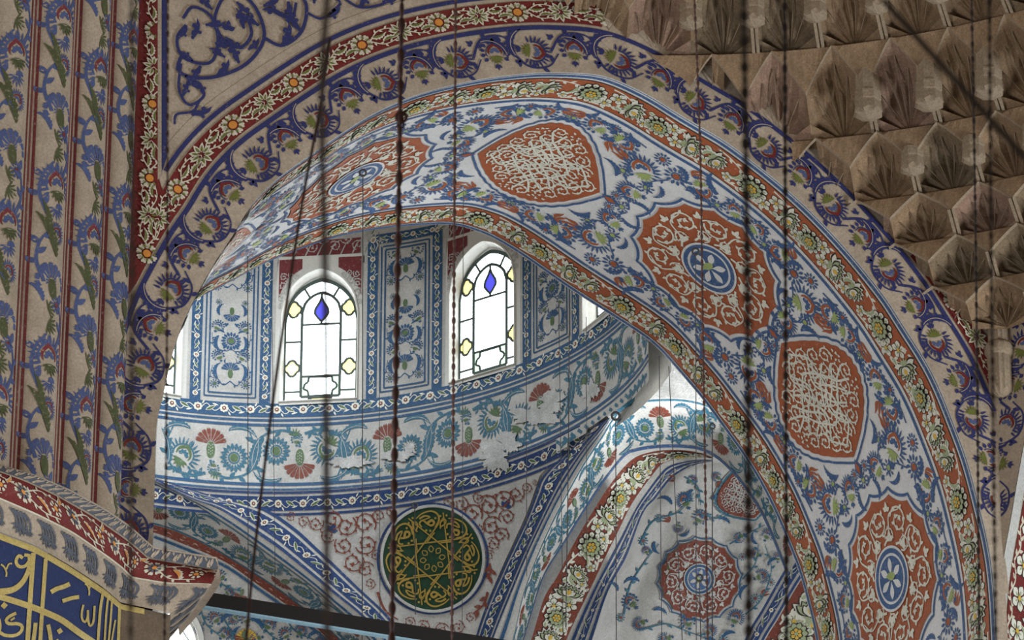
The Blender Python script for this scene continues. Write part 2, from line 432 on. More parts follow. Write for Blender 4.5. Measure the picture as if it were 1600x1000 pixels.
# even out the length coordinate along the middle line
ml = np.r_[0, np.cumsum(np.linalg.norm(np.diff(mid, axis=0), axis=1))]
ui = np.interp(np.linspace(0, ml[-1], NU), ml, np.arange(NU)); i0 = np.minimum(ui.astype(int), NU-2); fr = (ui-i0)[:, None, None]
SP = SP[i0]*(1-fr)+SP[i0+1]*fr
ARCH_IN = np.array([*(on_Y(890., 900., 2.0)[:3])])
soffit = Surf(SP, SLEN, SW, ARCH_IN)
def s_of(surf, px, py, w_):
    s = np.linspace(0, surf.S, 900); x, y = proj(surf(s, np.full(900, w_)))
    i = np.argmin((x-px)**2+(y-py)**2); return s[i]
MIDW = SW*.515
sM = [s_of(soffit, 555, 275, MIDW), s_of(soffit, 845, 250, MIDW), s_of(soffit, 1110, 415, MIDW), s_of(soffit, 1285, 622, MIDW), s_of(soffit, 1395, 905, MIDW)]
print('SLEN', SLEN, 'medallions', sM)
F0, F1 = .19*SW, .84*SW; FC = (F0+F1)/2; FHW = (F1-F0)/2

arch = empty('arch_soffit', tuple(ARCH_IN))
tag(arch, 'broad white underside of the great arch with blue flowers and rust medallions', 'arch')
mb = MB(); mb.grid(SP, 'plaster_white')
# painted lines along the rims
it = band_border(SLEN, SW, [(.010, .022, 'cobalt', 1)]+[(a, b, 'cobalt', 1) for a, b in ((.05, .10), (.725, .775), (SW*.848, SW*.848+.045), (SW*.985, SW*.995))], 0, 420)
paint(mb, soffit, it)

def quarter(P, step):
    """flowers between a round medallion (s=0) and an ogive (s=step); y from the axis outward, 0..1.4"""
    it = []; g = dict(B='cobalt', R='terracotta', G='leaf_green')
    a = step/2.25
    def put(m, x, y, sc, rot=0, mir=False): it.extend(xf(m, x*a+1j*y, sc, rot, mir))
    A = lotus(**g); Bl = lotus(spiky=False, **g); sg_ = sunflower('cobalt', 'leaf_green', 9); sr_ = sunflower('cobalt', 'terracotta', 12); tu = tulip(); sz = saz('cobalt', 2.1, 1.9, .25, 9, 0)
    for m, x, y, sc, r in ((A, 1.26, .90, .235, -.7), (Bl, 1.58, 1.17, .19, 1.9), (Bl, 1.95, 1.21, .17, -1.0), (Bl, .58, 1.20, .19, 2.3), (A, 1.22, .36, .17, -1.9), (Bl, .18, 1.25, .145, -.6),
                           (sr_, .90, 1.14, .15, 0), (sg_, 1.10, .62, .105, 0), (sg_, .36, 1.12, .085, 0), (sg_, 1.42, .66, .10, 0), (sr_, 1.13, 1.30, .11, 0), (sg_, 1.20, 0, .10, 0), (sr_, 1.75, 1.34, .075, 0), (sg_, 2.22, 1.18, .09, 0),
                           (tu, 1.46, .90, .17, -1.3), (tu, .78, 1.34, .15, .9), (tu, 1.74, 1.02, .16, 2.4), (tu, 2.12, 1.30, .15, -1.6), (sr_, 1.32, .14, .075, 0)):
        put(m, x, y, sc*1.22, r)
    for x, y, sc, r, mi in ((.74, .98, .17, .9, 0), (.40, 1.32, .16, -1.3, 0), (1.46, .46, .14, -.2, 1), (1.00, .80, .12, 2.4, 0), (1.86, 1.02, .13, 1.2, 1), (1.40, 1.28, .16, -1.5, 1),
                            (.98, 1.33, .13, 1.7, 0), (2.30, 1.33, .12, -1.5, 0), (.05, 1.12, .12, 1.4, 0), (1.13, .18, .12, 1.0, 0), (1.72, 1.22, .12, -.6, 1)):
        put(sz, x, y, sc*1.3, r, bool(mi))
    for p in ([.25+1.33j, .45+1.05j, .75+1.05j, .9+1.3j], [1.12+.5j, 1.35+.55j, 1.42+.85j, 1.55+1.0j], [1.35+1.33j, 1.6+1.36j, 1.85+1.34j, 2.0+1.38j],
              [.0+1.36j, .2+1.38j, .35+1.36j], [2.05+1.12j, 2.2+1.08j, 2.4+1.15j], [.95+1.0j, 1.1+.75j, 1.05+.5j], [1.12+.05j, 1.2+.2j, 1.35+.3j]):
        it.extend(stem([z.real*a+1j*z.imag for z in p], 'cobalt', .024, 0, 5))
    return it
def ogive_shape(L=1.12, H=.80, lobes=7):
    """pointed cartouche with finials on the axis"""
    up = []
    n = 70
    for i in range(n+1):
        t = i/n; x = -L+2*L*t; k = abs(2*t-1)
        y = H*(1-k)*(1+1.05*k)*(1+.030*abs(math.sin(k*lobes*PI)))
        up.append(x+1j*y)
    up = np.array(up); return np.r_[up, np.conj(up[-2:0:-1])]
def star_shape(r=1.0, n=12, k=.07):
    a = np.linspace(0, 2*PI, n*8, endpoint=False); return r*(1+k*.7-k*1.5*np.abs(np.sin(a*n/2))**.75)*E(a)
def outline(o, wd, m, l):
    o = np.r_[o, o[:1]]; return strip(o, wd, m, l)
def clip_in(items, inside):
    return [q for q in items if inside(q[0].reshape(-1))]
def round_medallion(bgm='terracotta', fg='cream', edge='cobalt', ground='plaster_white'):
    it = []
    it += outline(star_shape(.99, 16, .045), .034, edge, 1)+fill(bgm, star_shape(.92, 16, .04), 1)
    for k in range(10):
        a = 2*PI*k/10
        it += xf(scroll(fg, .165, 1.3, .22, 6, 3, .62), .675*E(a), 1, a, bool(k % 2))
        it += xf(scroll(fg, .10, 1.2, .26, 5, 3, .6), .485*E(a+PI/10), 1, -a, not k % 2)
        it += xf(trefoil(fg, .11), .76*E(a+PI/10), 1, a-PI/2+PI/10, lay=4)
        it += stem([.40*E(a), .50*E(a+.28), .72*E(a+.36), .80*E(a+.62)], fg, .030, 3)
        it += xf(trefoil(fg, .13), .43*E(a+PI/10), 1, a+PI/10-PI/2, lay=4)
    it += disc(ground, .375, 0, 5, 30)+ring(edge, .29, .345, l=6)+disc('cobalt', .26, 0, 6, 26)
    for k in range(6): it += leaf(ground, .21, .045, .03*E(PI*k/3+.2), PI*k/3+.2, 7, 7, 1.4)
    it += leaf('leaf_green', .2, .05, -.1j, PI/2+.3, 8, 7)
    return it
def ogive_fill(L=.85, H=.94, fg='cream'):
    ok = lambda z, q=1.0: np.all(np.abs(z.imag) < H*q*(1-np.abs(z.real/L/q))*(1+1.05*np.abs(z.real/L/q)))
    it = []
    for j in range(-5, 6):
        for i in range(-5, 6):
            c = (i+.5*(j % 2))*.225+1j*j*.195
            if ok(np.array([c]), .90):
                it += xf(scroll(fg, .120, 1.25, .26, 6, 3, .62), c, 1, (i*37+j*61) % 6, bool((i+j) % 2))
    for s in (1, -1):
        for q in (1, -1):
            for pts in ([-.70, -.45+.28j, -.2+.10j, 0+.36j, .2+.58j], [-.4, -.2+.3j, 0+.5j, .1+.75j], [-.5+.25j, -.2+.05j, .1+.25j, .42+.2j], [-.1, .15+.2j, .3+.45j]):
                it += [x for x in stem([q*z.real+1j*s*z.imag for z in pts], fg, .030, 4, 0, 20, False)]
    return [q for q in it if ok(q[0].reshape(-1), .99)]
# field flowers
it = []
steps = [(sM[0], sM[1]), (sM[1], sM[2]), (sM[2], sM[3]), (sM[3], sM[4])]
sM.append(sM[4]+(sM[4]-sM[3])); sM.insert(0, sM[0]-(sM[2]-sM[1])); sM.insert(0, sM[0]-(sM[2]-sM[1]))
for k in range(len(sM)-1):
    a, b = sM[k], sM[k+1]; rnd = (k % 2 == 0)
    if a < 0: continue
    q = quarter(0, b-a)
    for s in (1, -1):
        for p, m, l, kd in q:
            z = p.real+1j*p.imag*s*FHW/1.43
            z = (a+z.real if rnd else b-z.real)+1j*(FC+z.imag)
            it.append((z, m, l, kd))
paint(mb, soffit, it, base=2)
o = mb.build('vault_surface'); o.parent = arch; adopt(arch, o)
def part_of_arch(name, items, surf=soffit, base=2, label=None, under=None):
    m_ = MB()
    if under: paint(m_, surf, under, base=1)
    paint(m_, surf, items, base=base); o = m_.build(name); adopt(arch, o)
    if label: o['label'] = label
    return o
RND = round_medallion(); OGF = ogive_fill()
for k, s in enumerate(sM):
    if s < -.5 or s > SLEN: continue
    if k % 2 == 0:
        part_of_arch('round_medallion', xf(RND, s+1j*FC, 1.10), label='scalloped round rust medallion with a blue centre')
    else:
        og = ogive_shape(.95, 1.05); og2 = ogive_shape(.87, .96)
        L_ = outline(og, .032, 'cobalt', 1)+fill('terracotta', og2, 1)+OGF
        for sg in (-1, 1):
            L_ += poly(np.array([.90, 1.03+.08j, 1.18, 1.03-.08j])*sg, 'cobalt', 1)+poly(np.array([.94, 1.03+.045j, 1.12, 1.03-.045j])*sg, 'terracotta', 2)
        part_of_arch('pointed_medallion', xf(L_, s+1j*FC, .98), label='rust pointed medallion filled with white scrollwork')
def flower_band(L, W_, P, off=0.0):
    """one unrolled terracotta band of white blossoms, axis on y=0"""
    it = []; h = W_/2; k = -1
    while off+k*P < L:
        x0 = off+k*P; k += 1
        sp = [(0, 0, 0, .185, 0), (.095, .10, 2, .095, 0), (.15, -.07, 2, .10, 1), (.185, .11, 4, .10, -1.3), (.255, .0, 1, .175, -1.35), (.335, .12, 2, .075, 0), (.35, -.12, 4, .09, -1.7),
              (.415, .0, 0, .155, .4), (.49, -.09, 2, .10, .6), (.535, .09, 2, .10, .2), (.62, .01, 1, .18, -1.75), (.70, -.12, 4, .10, -1.1), (.715, .11, 2, .08, 1), (.77, .0, 1, .15, -1.2), (.86, .12, 2, .07, .4)]
        for u, y, kd, sc, r in sp: it += xf(PEON[kd], x0+u*P+1j*y*h/.235, sc*1.13*h/.235, r)
        for u, y, r, mi in ((.905, -.10, -.2, 0), (.355, -.03, 0.1, 1), (.695, .05, -3.0, 0)):
            it += xf(PEON[3], x0+u*P+1j*y, .125*h/.235, r, bool(mi))
        for u0, u1, s in ((.02, .2, 1), (.1, .3, -1), (.3, .5, 1), (.42, .62, -1), (.6, .8, 1), (.74, .98, -1), (.86, 1.05, 1)):
            it += stem([x0+u0*P+1j*s*h*.86, x0+(u0*.6+u1*.4)*P+1j*s*h*.75, x0+u1*P+1j*s*h*.25], 'cream', .028, 0, 5)
    return [q for q in it if q[0].real.min() > 0 and q[0].real.max() < L and np.abs(q[0].imag).max() < h*1.0]
PEON = [peony(k) for k in range(5)]
for k, (w0, w1, rp, lab) in enumerate(((.036, .152, (923, 148), 'near rust border of white and green blossoms'), (.872, .976, (750, 338), 'far rust border of white and green blossoms'))):
    wc = (w0+w1)/2*SW; s1 = s_of(soffit, *rp, wc); s2 = s_of(soffit, *((1174, 294) if k == 0 else (980, 466)), wc)
    P_ = s2-s1; print('band period', P_, s1)
    un = band_border(SLEN, SW, [(w0*SW, w1*SW, 'terracotta', 1)], 0, 420)
    un += [(np.stack([p[0], p[1]]), m, l, kd) for p, m, l, kd in band_border(SLEN, SW, [(w0*SW-.02, w0*SW, 'ink', 1), (w1*SW, w1*SW+.015, 'ink', 1)], 0, 420)]
    bi = flower_band(SLEN, (w1-w0)*SW, P_, s1 % P_)
    part_of_arch('flower_border', [(p+1j*wc, m, l, kd) for p, m, l, kd in bi], under=un, base=2, label=lab)

# ================================================================ WALL FACE AROUND THE ARCH
# outward offsets of the near rim within the wall plane
d = np.gradient(ne3, axis=0); d /= np.linalg.norm(d, axis=1, keepdims=True)
nout = np.stack([-d[:, 2], d[:, 0]*0, d[:, 0]], 1)                 # left of travel = outward
for _ in range(25): nout[1:-1] = (nout[:-2]+2*nout[1:-1]+nout[2:])/4
nout /= np.linalg.norm(nout, axis=1, keepdims=True)
ws = np.linspace(0, 1.2, 26)
FP = ne3[:, None]+nout[:, None]*ws[None, :, None]
face = Surf(FP, LNE, 1.2, CAM)
XC = on_Y(1560., 700., 0.0)[0]                                      # the corner with the next wall
NE2 = [(1556, 1200), (1557, 1000), (1561, 925), (1568, 870), (1578, 815), (1590, 745), (1602, 680), (1618, 600), (1640, 520), (1672, 430), (1715, 340), (1770, 250), (1840, 160), (1930, 80), (2040, 20)]
p0c = np.array([XC, 0, 28.0]); ANG2 = R_(50); e2 = np.array([math.cos(ANG2), -math.sin(ANG2), 0]); n2 = np.array([-math.sin(ANG2), -math.cos(ANG2), 0])
ne2, LNE2 = smooth(on_plane(*np.array(NE2, float).T, p0c, n2), 200)
d2 = np.gradient(ne2, axis=0); d2 /= np.linalg.norm(d2, axis=1, keepdims=True)
no2 = -d2[:, 2:3]*e2+ZZ*(d2@e2)[:, None]
FP2 = ne2[:, None]+no2[:, None]*ws[None, :, None]
face2 = Surf(FP2, LNE2, 1.2, CAM)
wall = MB()
wall.grid(FP, 'plaster_warm', False, keep=lambda i, j: FP[i:i+2, j:j+2, 0].max() < XC+.05)
oc = FP[:, -1]; top = oc.copy(); top[:, 2] = 33.2
sel = [i for i in range(0, len(oc), 3) if oc[i, 0] < XC-1.0 and oc[i, 2] < 33.0]
sel = [i for i in sel if oc[i, 0] < on_Y(1130., 300.)[0]]
G = np.stack([oc[sel]-[0, 0, .1], top[sel]], 1)+np.array([0, .006, 0]); wall.grid(G, 'plaster_warm', False)
def lotus_face(k):
    g = dict(B='navy', R='crimson', G='olive', B2='periwinkle')
    return lotus(spiky=(k % 2 == 0), **g)
LF = [lotus_face(0), lotus_face(1)]
def lotus_band(L, yc=.30, pitch=.505, s0=.1):
    it = []; k = 0; s = s0
    while s < L-.2:
        c = s+1j*(yc+(.015 if k % 2 else -.02)); r = (-.55 if k % 2 else -2.3)
        it += xf(LF[k % 2], c, .225 if k % 2 == 0 else .21, r+PI*.15)
        # wrapping feather leaf and stems
        if k % 2: it += xf(saz('navy', 2.4, 2.2, .27, 9, 0, 'plaster_warm'), s-.19+1j*(yc+.155), .215, -1.45, True)
        else: it += xf(saz('navy', 2.4, 2.2, .27, 9, 0, 'plaster_warm'), s-.22+1j*(yc-.10), .23, .35, True)
        sg = 1 if k % 2 == 0 else -1
        it += stem([s-.30+1j*(yc+sg*.02), s-.12+1j*(yc-sg*.21), s+.14+1j*(yc-sg*.22), s+.30+1j*(yc-sg*.05)], 'navy', .034, 0, 4)
        it += xf(trefoil('navy', .08), s+.25+1j*(yc+sg*.16), 1, .8*sg)
        k += 1; s += pitch
    return it
def red_band(L, yc, hw, s0=.2, per=.965):
    it = []; s = s0; k = 0
    while s < L-.1:
        it += xf([(p, m, l, kd) for p, m, l, kd in daisy('ivory', 'amber', 9)], s+1j*yc, .135)
        for i in range(9): it += leaf('olive', .055, .012, s+1j*yc+.06*E(2*PI*i/9+.35), 2*PI*i/9+.35, 3, 6)
        c = s+per*.5+1j*yc
        for i in range(9):
            a = 2*PI*i/9
            it += leaf('ivory', .115, .026, c+.03*E(a), a, 2, 7)+leaf('olive', .075, .013, c+.035*E(a), a, 3, 6)
        for u, y, r, mi in ((.19, .045, -1.9, 0), (.30, -.06, -1.2, 1), (.69, .05, -1.9, 0), (.80, -.055, -1.2, 1)):
            it += xf(saz('ivory', 2.0, 1.0, .30, 6, 2), s+u*per-.06+1j*(yc+y), .105, r, bool(mi))+xf(saz('olive', 1.7, 1.0, .16, 5, 3), s+u*per-.045+1j*(yc+y), .10, r, bool(mi))
        for sg in (1, -1): it += stem([s+.1+1j*yc, s+.25*per+1j*(yc+sg*hw*.7), s+.42*per+1j*(yc+sg*hw*.55), s+.5*per+1j*yc], 'ivory', .016, 2, 6)+stem([s+.55*per+1j*yc, s+.75*per+1j*(yc-sg*hw*.7), s+.92*per+1j*(yc-sg*hw*.5)], 'ivory', .016, 2, 6)
        s += per; k += 1
    return it
VX, VY = 253, 262
def left_of_corner(x, y): return np.max(x) < 1560-max(0, 0)
paint(wall, face, band_border(LNE, 1.2, [(.575, .635, 'navy', 2)], 0, 420), keep=lambda x, y: x.max() < 1559)
paint(wall, face, band_border(LNE, 1.2, [(.675+.0475*i, .7225+.0475*i, 'crimson', 2) for i in range(6)], 0, 420), keep=lambda x, y: x.max() < 1559 and x.min() > 205 and (x.max() < 950 or x.min() > 1420))
paint(wall, face, band_border(LNE, 1.2, [(1.02, 1.075, 'navy', 2)], 0, 420), keep=lambda x, y: (x.min() > VX and y.max() < 300 and x.max() < 1000) or (x.min() > 1500 and x.max() < 1559))
s0 = s_of(face, 600, 132, .3) % 1.01
paint(wall, face, lotus_band(LNE, .30, .505, s0+.0), keep=lambda x, y: x.max() < 1557, base=2)
s0 = s_of(face, 684, 36, .82) % .965
paint(wall, face, red_band(LNE, .818, .13, s0), keep=lambda x, y: x.max() < 1556 and x.min() > 240 and (x.max() < 950 or x.min() > 1425), base=4)
# the upright red border beside the pier
class Flat:
    """plane surface in local metres about a pixel-traced origin"""
    def __init__(s, o, ex, ey, n): s.o, s.ex, s.ey, s.n = map(np.asarray, (o, ex, ey, n))
    def __call__(s, x, y, h=0.0):
        return s.o+np.asarray(x)[..., None]*s.ex+np.asarray(y)[..., None]*s.ey+s.n*h
def wallpt(px, py, lay=1):
    p = on_Y(np.asarray(px, float), np.asarray(py, float), 0.0); p[..., 1] -= HL*lay; return p
rp = [(200, -60), (246, -60), (247, 276), (262, 326), (236, 392), (214, 440), (200, 462)]
wall.add(wallpt(*zip(*rp), 2.2), [tuple(range(len(rp)))], 'crimson')
for a, b in ((252, 260),):
    q = [(a+.5, -60), (b+.5, -60), (b+.5, 246), (a+.5, 268)]; wall.add(wallpt(*zip(*q), 2.2), [(0, 1, 2, 3)], 'navy')
q = [(246, -60), (252, -60), (252, 270), (246, 282)]; wall.add(wallpt(*zip(*q), 2.6), [(0, 1, 2, 3)], 'plaster_warm')
vb = Flat(wallpt(227., 440., 1), -ZZ*-1, np.array([1., 0, 0]), np.array([0, -1., 0]))
paint(wall, vb, [(np.conj(p), m, l, k) for p, m, l, k in red_band(4.6, 0, .13, .35, .98)], keep=lambda x, y: x.max() < 247 and y.max() < 436, base=5)
# blue arabesque of the spandrel
sp = Flat(wallpt(0., 0., 1), np.array([1., 0, 0]), ZZ, np.array([0, -1., 0]))
def pxl(px, py):
    p = on_Y(float(px), float(py), 0.0)-sp.o; return p[0]+1j*p[2]
def rumi(m, L, ang, pos, l=0):
    it = poly(np.array([0, .10+.10j, .30+.16j, .45+.08j, .50+.24j, .66+.26j, .72+.12j, 1.0+.20j, .80-.02j, .58-.10j, .30-.12j, .10-.08j])*L*E(ang)+pos, m, l)
    it += disc(m, .09*L, pos+L*E(ang)*(.42-.17j), l, 9)+disc(m, .085*L, pos+L*E(ang)*(.02+.0j), l, 9)
    return it
ar = []
for path, wd in ((((282, 90), (277, 110), (300, 122), (340, 120), (385, 100), (412, 60), (400, 15), (372, -10), (345, 0)), .045),
                 (((290, 40), (276, 60), (283, 88), (310, 100), (332, 95), (340, 60), (328, 25), (300, 12), (285, 30)), .04),
                 (((350, -10), (335, 30), (350, 65), (375, 75), (392, 55), (385, 30), (368, 28)), .04),
                 (((282, 100), (279, 140), (295, 165), (318, 150), (310, 130)), .035), (((272, 195), (275, 180), (300, 175), (310, 160)), .03),
                 (((412, 60), (440, 72), (470, 50), (478, 10), (460, -20)), .045), (((478, 20), (500, 30), (520, 18), (532, 6)), .035),
                 (((420, -10), (430, 20), (455, 28), (462, 5)), .035), (((528, -10), (560, 12), (600, 6), (620, -14)), .035)):
    ar += stem([pxl(*q) for q in path], 'navy', wd, 1, 0, 30, False)
for x, y, L_, a in ((300, 60, .26, 1.2), (322, 40, .24, .2), (290, 120, .22, -.8), (312, 105, .24, -2), (340, 118, .25, .9), (372, 98, .26, 2.0), (402, 40, .26, 2.6), (352, 60, .24, -.6), (380, 44, .25, 1.8),
                    (370, 5, .22, -.7), (285, 150, .2, 1.2), (300, 180, .26, .4), (318, 150, .2, 1.9), (442, 70, .3, 1.2), (468, 48, .28, 2.3), (450, 5, .26, -1.4), (508, 28, .24, .6), (530, 4, .2, 2.2), (440, 22, .24, 3.0),
                    (278, 60, .2, .9), (330, 15, .22, 2.4), (350, 90, .2, 2.6), (562, 10, .24, 1.0), (598, 4, .22, .4), (412, 10, .22, .5), (300, 95, .2, 2.6), (388, 78, .2, .8), (490, 5, .2, 1.5)):
    ar += rumi('navy', L_*1.08, a, pxl(x, y), 1)
for x, y in ((356, 48), (345, 75)):
    ar += trefoil('navy', .14, pxl(x, y), PI/2, 1)
paint(wall, sp, ar, base=2)
o = wall.build('wall_front'); o['kind'] = 'structure'
# neighbouring wall
wr = MB(); wr.grid(FP2, 'plaster_warm', False, keep=lambda i, j: ((FP2[i:i+2, j:j+2]-p0c)@e2).min() > -.06)
inr = lambda x, y: x.min() > 1560
paint(wr, face2, band_border(LNE2, 1.2, [(.575, .635, 'navy', 2), (1.02, 1.075, 'navy', 2)]+[(.675+.0475*i, .7225+.0475*i, 'crimson', 2) for i in range(6)], 0, 200), keep=inr)
paint(wr, face2, lotus_band(LNE2, .30, .505, .35), keep=inr, base=2)
paint(wr, face2, red_band(LNE2, .818, .13, .5), keep=inr, base=4)
o = wr.build('wall_right'); o['kind'] = 'structure'
# its own intrados: a pale arris, then the red flowered band going away from us
nin = -n2
IP = ne2[:, None]+(nin*1.0+e2*.15)[None, None]*np.linspace(0, 1.9, 14)[None, :, None]
a2 = MB(); a2.grid(IP, 'plaster_warm'); is2 = Surf(IP, LNE2, 1.9, CAM)
is2.N = np.where((np.sum(is2.N*(CAM-is2.P), axis=2, keepdims=True) < 0), -is2.N, is2.N)
paint(a2, is2, band_border(LNE2, 1.9, [(.0, .17, 'plaster_cool', 1), (.20, 1.0, 'crimson', 1)], 0, 200))
it = []
for k in range(26):
    x = .2+k*.42
    it += xf(PEON[2], x+1j*.42, .17, k)+xf(PEON[1], x+.2+1j*.72, .18, -1.2)+stem([x+.22j, x+.2+.30j, x+.42+.22j], 'ivory', .03, 0, 5)+xf(PEON[3], x+.1+1j*.5, .13, .6)
paint(a2, is2, it, base=2)
o = a2.build('side_arch'); tag(o, 'sliver of neighbouring arch with pale edge and red flowers at the right border', 'arch')

# ================================================================ THE EXEDRA BEHIND THE ARCH
AX = on_Y(404., 650., 5.0); AX = np.array([AX[0], AX[1], 0.0])
tmp = ray(430., 650.); RAD = 600*np.linalg.norm((AX-CAM)[:2])/math.cos(THETA)/FPX*1.04
print('drum axis', AX, 'radius', RAD)
KF = .45
def hit(px, py, zf=None, k=KF, R=None):
    """far intersection with the drum; below zf the surface flares outward like a pendentive"""
    R = R or RAD; r = ray(px, py); o = CAM-AX
    a = r[..., :2]; aa = (a*a).sum(-1); t0 = -(o[0]*a[..., 0]+o[1]*a[..., 1])/aa
    lo = t0.copy() if np.ndim(t0) else np.array(t0); hi = lo+16.0
    for _ in range(46):
        m = (lo+hi)/2; P = CAM+r*m[..., None]; q = np.hypot(P[..., 0]-AX[0], P[..., 1]-AX[1])
        rr = R+(k*np.maximum(0, zf-P[..., 2]) if zf is not None else 0)
        far = q > rr; hi = np.where(far, m, hi); lo = np.where(far, lo, m)
    return CAM+r*lo[..., None]
def zat(py, px=430.): return float(hit(np.array(px), np.array(float(py)))[2])
ZS, Z0, ZF = zat(629), zat(657), zat(768)                     # sill band, foot of the band, foot of the frieze
ZT = zat(345); print('levels', ZS, Z0, ZF, ZT)
def drum(z0, z1, a0=-26, a1=77, na=220, nz=24, R=None, zf=None):
    R = R or RAD; a = np.radians(np.linspace(a0, a1, na)); z = np.linspace(z0, z1, nz)
    aa, zz = np.meshgrid(a, z, indexing='ij')
    rr = R+(KF*np.maximum(0, zf-zz) if zf is not None else 0)
    P = AX+(np.sin(aa)*rr)[..., None]*RT+(np.cos(aa)*rr)[..., None]*FH; P[..., 2] = zz
    return P
WINA = [6.05+27.5*k for k in (-1, 0, 1, 2)]
WHALF = R_(6.9)*RAD; WZ0 = zat(632); WZ1 = zat(404)
INSIDE = AX+np.array([0, 0, ZS])
ZTOP = ZS+3.9
dP = drum(Z0-.02, ZTOP, na=331, nz=60); up_ = Surf(dP, R_(103)*RAD, ZTOP-Z0+.02, INSIDE)
def ang_of(P): return math.degrees(math.atan2((P-AX)@RT, (P-AX)@FH))
awin = [(c-6.9, c+6.9) for c in WINA]
def keep_drum(i, j):
    c = dP[i:i+2, j:j+2].reshape(-1, 3).mean(0); a = ang_of(c)
    return not (WZ0 < c[2] < WZ1 and any(l < a < h for l, h in awin))
dm = MB(); dm.grid(dP, 'plaster_cool', True, keep_drum)
bk = drum(ZF-.1, ZTOP, na=111, nz=30, R=RAD+.30)
dm.grid(bk, 'plaster_cool', True, lambda i, j: not any(l-.3 < ang_of(bk[i, j]) < h+.3 and WZ0 < bk[i, j, 2] < WZ1 for l, h in [(c-5.2, c+5.2) for c in WINA]))
sa = lambda deg: R_(deg+26)*RAD                                # angle -> length along the drum
yz = lambda z: z-(Z0-.02)
BW = yz(ZS)                                                    # height of the vine band
paint(dm, up_, band_border(R_(103)*RAD, 1, [(.0, .035, 'azure', 1), (.065, BW-.02, 'azure', 1)], .0, 331)+rosette_vine(R_(101)*RAD, (.065+BW-.02)/2+.005, .085, .36, off=.1))
def drum_panel(x0, x1, y0, y1, mb_, surf):
    """blue framed panel with the mirrored carnation and sunflower ornament"""
    it = []; bw = .15
    def rect(a, b, c, d_, wd, m, l):
        o = []
        for p, q in ((a+1j*c, a+1j*d_), (b+1j*c, b+1j*d_)):
            n = 30; t = np.linspace(0, 1, n); z = p+(q-p)*t; o.append((np.stack([z-wd/2, z+wd/2]), m, l, 's'))
        for y in (c, d_):
            t = np.linspace(a, b, 20); o.append((np.stack([t+1j*(y-wd/2), t+1j*(y+wd/2)]), m, l, 's'))
        return o
    it += rect(x0+bw/2, x1-bw/2, y0-.1, y1-bw/2, bw, 'azure', 1)
    it += rect(x0+bw+.05, x1-bw-.05, y0+.06, y1-bw-.05, .022, 'azure', 1)
    it += rect(x0+bw+.105, x1-bw-.105, y0+.115, y1-bw-.105, .024, 'azure', 1)
    for xc in (x0+bw/2, x1-bw/2):
        v = rosette_vine(y1-y0-.05, 0, .055, .29, off=.08); it += [(p*1j+xc+1j*y0, m, l, k) for p, m, l, k in v]
    it += [(p+x0+1j*(y1-bw/2), m, l, k) for p, m, l, k in rosette_vine(x1-x0, 0, .055, .29, off=.08)]
    xm = (x0+x1)/2; hw = (x1-x0)/2-bw-.13; u = hw/.385
    B = 'azure'
    cell = []
    cell += xf(carnation(B, 'fern', 7, 1.2), .42j, .24)
    for s in (-1, 1):
        cell += xf(sunflower(B, 'fern', 10), s*.30+.20j, .11)+xf(lotus(B, 'azure', 'fern', False), s*.25+.82j, .15, s*-.5)
        cell += xf(saz(B, 2.0, 1.8, .25, 8, 0), s*.22+.30j, .21, -s*.55, s < 0)+xf(saz(B, 2.0, 1.9, .24, 8, 0), s*.22+1.26j, .21, PI+s*.55, s > 0)
        cell += xf(lotus(B, 'azure', 'fern', False), s*.26+1.46j, .15, s*.4)
        cell += stem([.27j, s*.13+.18j, s*.24+.30j, s*.38+.36j, s*.35+.60j], B, .022, 0, 5)+stem([s*.04+.62j, s*.12+.68j, s*.1+.76j], B, .024, 0, 1)
        cell += stem([.98j, s*.1+.92j, s*.33+1.0j, s*.38+1.3j], B, .02, 0, 5)+xf(saz(B, 2, 1.5, .3, 6, 0), s*.13+1.30j, .09, s*-.8, s > 0)+xf(trefoil(B, .09), s*.10+1.0j, 1, -s*.9)
        cell += xf(trefoil(B, .08), s*.08+1.48j, 1, -s*.9)
    cell += xf(sunflower(B, 'fern', 16), 1.14j, .22)
    cell += xf(carnation(B, 'fern', 7, 1.2), 1.80j, .22, PI)
    for s in (-1, 1): cell += xf(saz(B, 2.0, 1.8, .25, 8, 0), s*.22+1.68j, .16, -s*.4, s < 0)+xf(sunflower(B, 'fern', 9), s*.26+1.98j, .075)
    H = y1-bw-.12-(y0+.14)
    for base_ in (0.0, 2.12):
        for p, m, l, k in cell:
            q = xm+p.real*u+1j*(y0+.11+(p.imag*1.0+base_)*min(u, 1.02))
            if q.imag.max() < y1-bw-.13: it.append((q, m, l, k))
    paint(mb_, surf, it)
for k in range(-1, 3):
    a0, a1 = WINA[0]+27.5*k+7.5, WINA[0]+27.5*(k+1)-7.5
    if k == -1: a0 = max(a0, -25.5)
    drum_panel(sa(a0), sa(a1), BW+.0, yz(zat(376)), dm, up_)
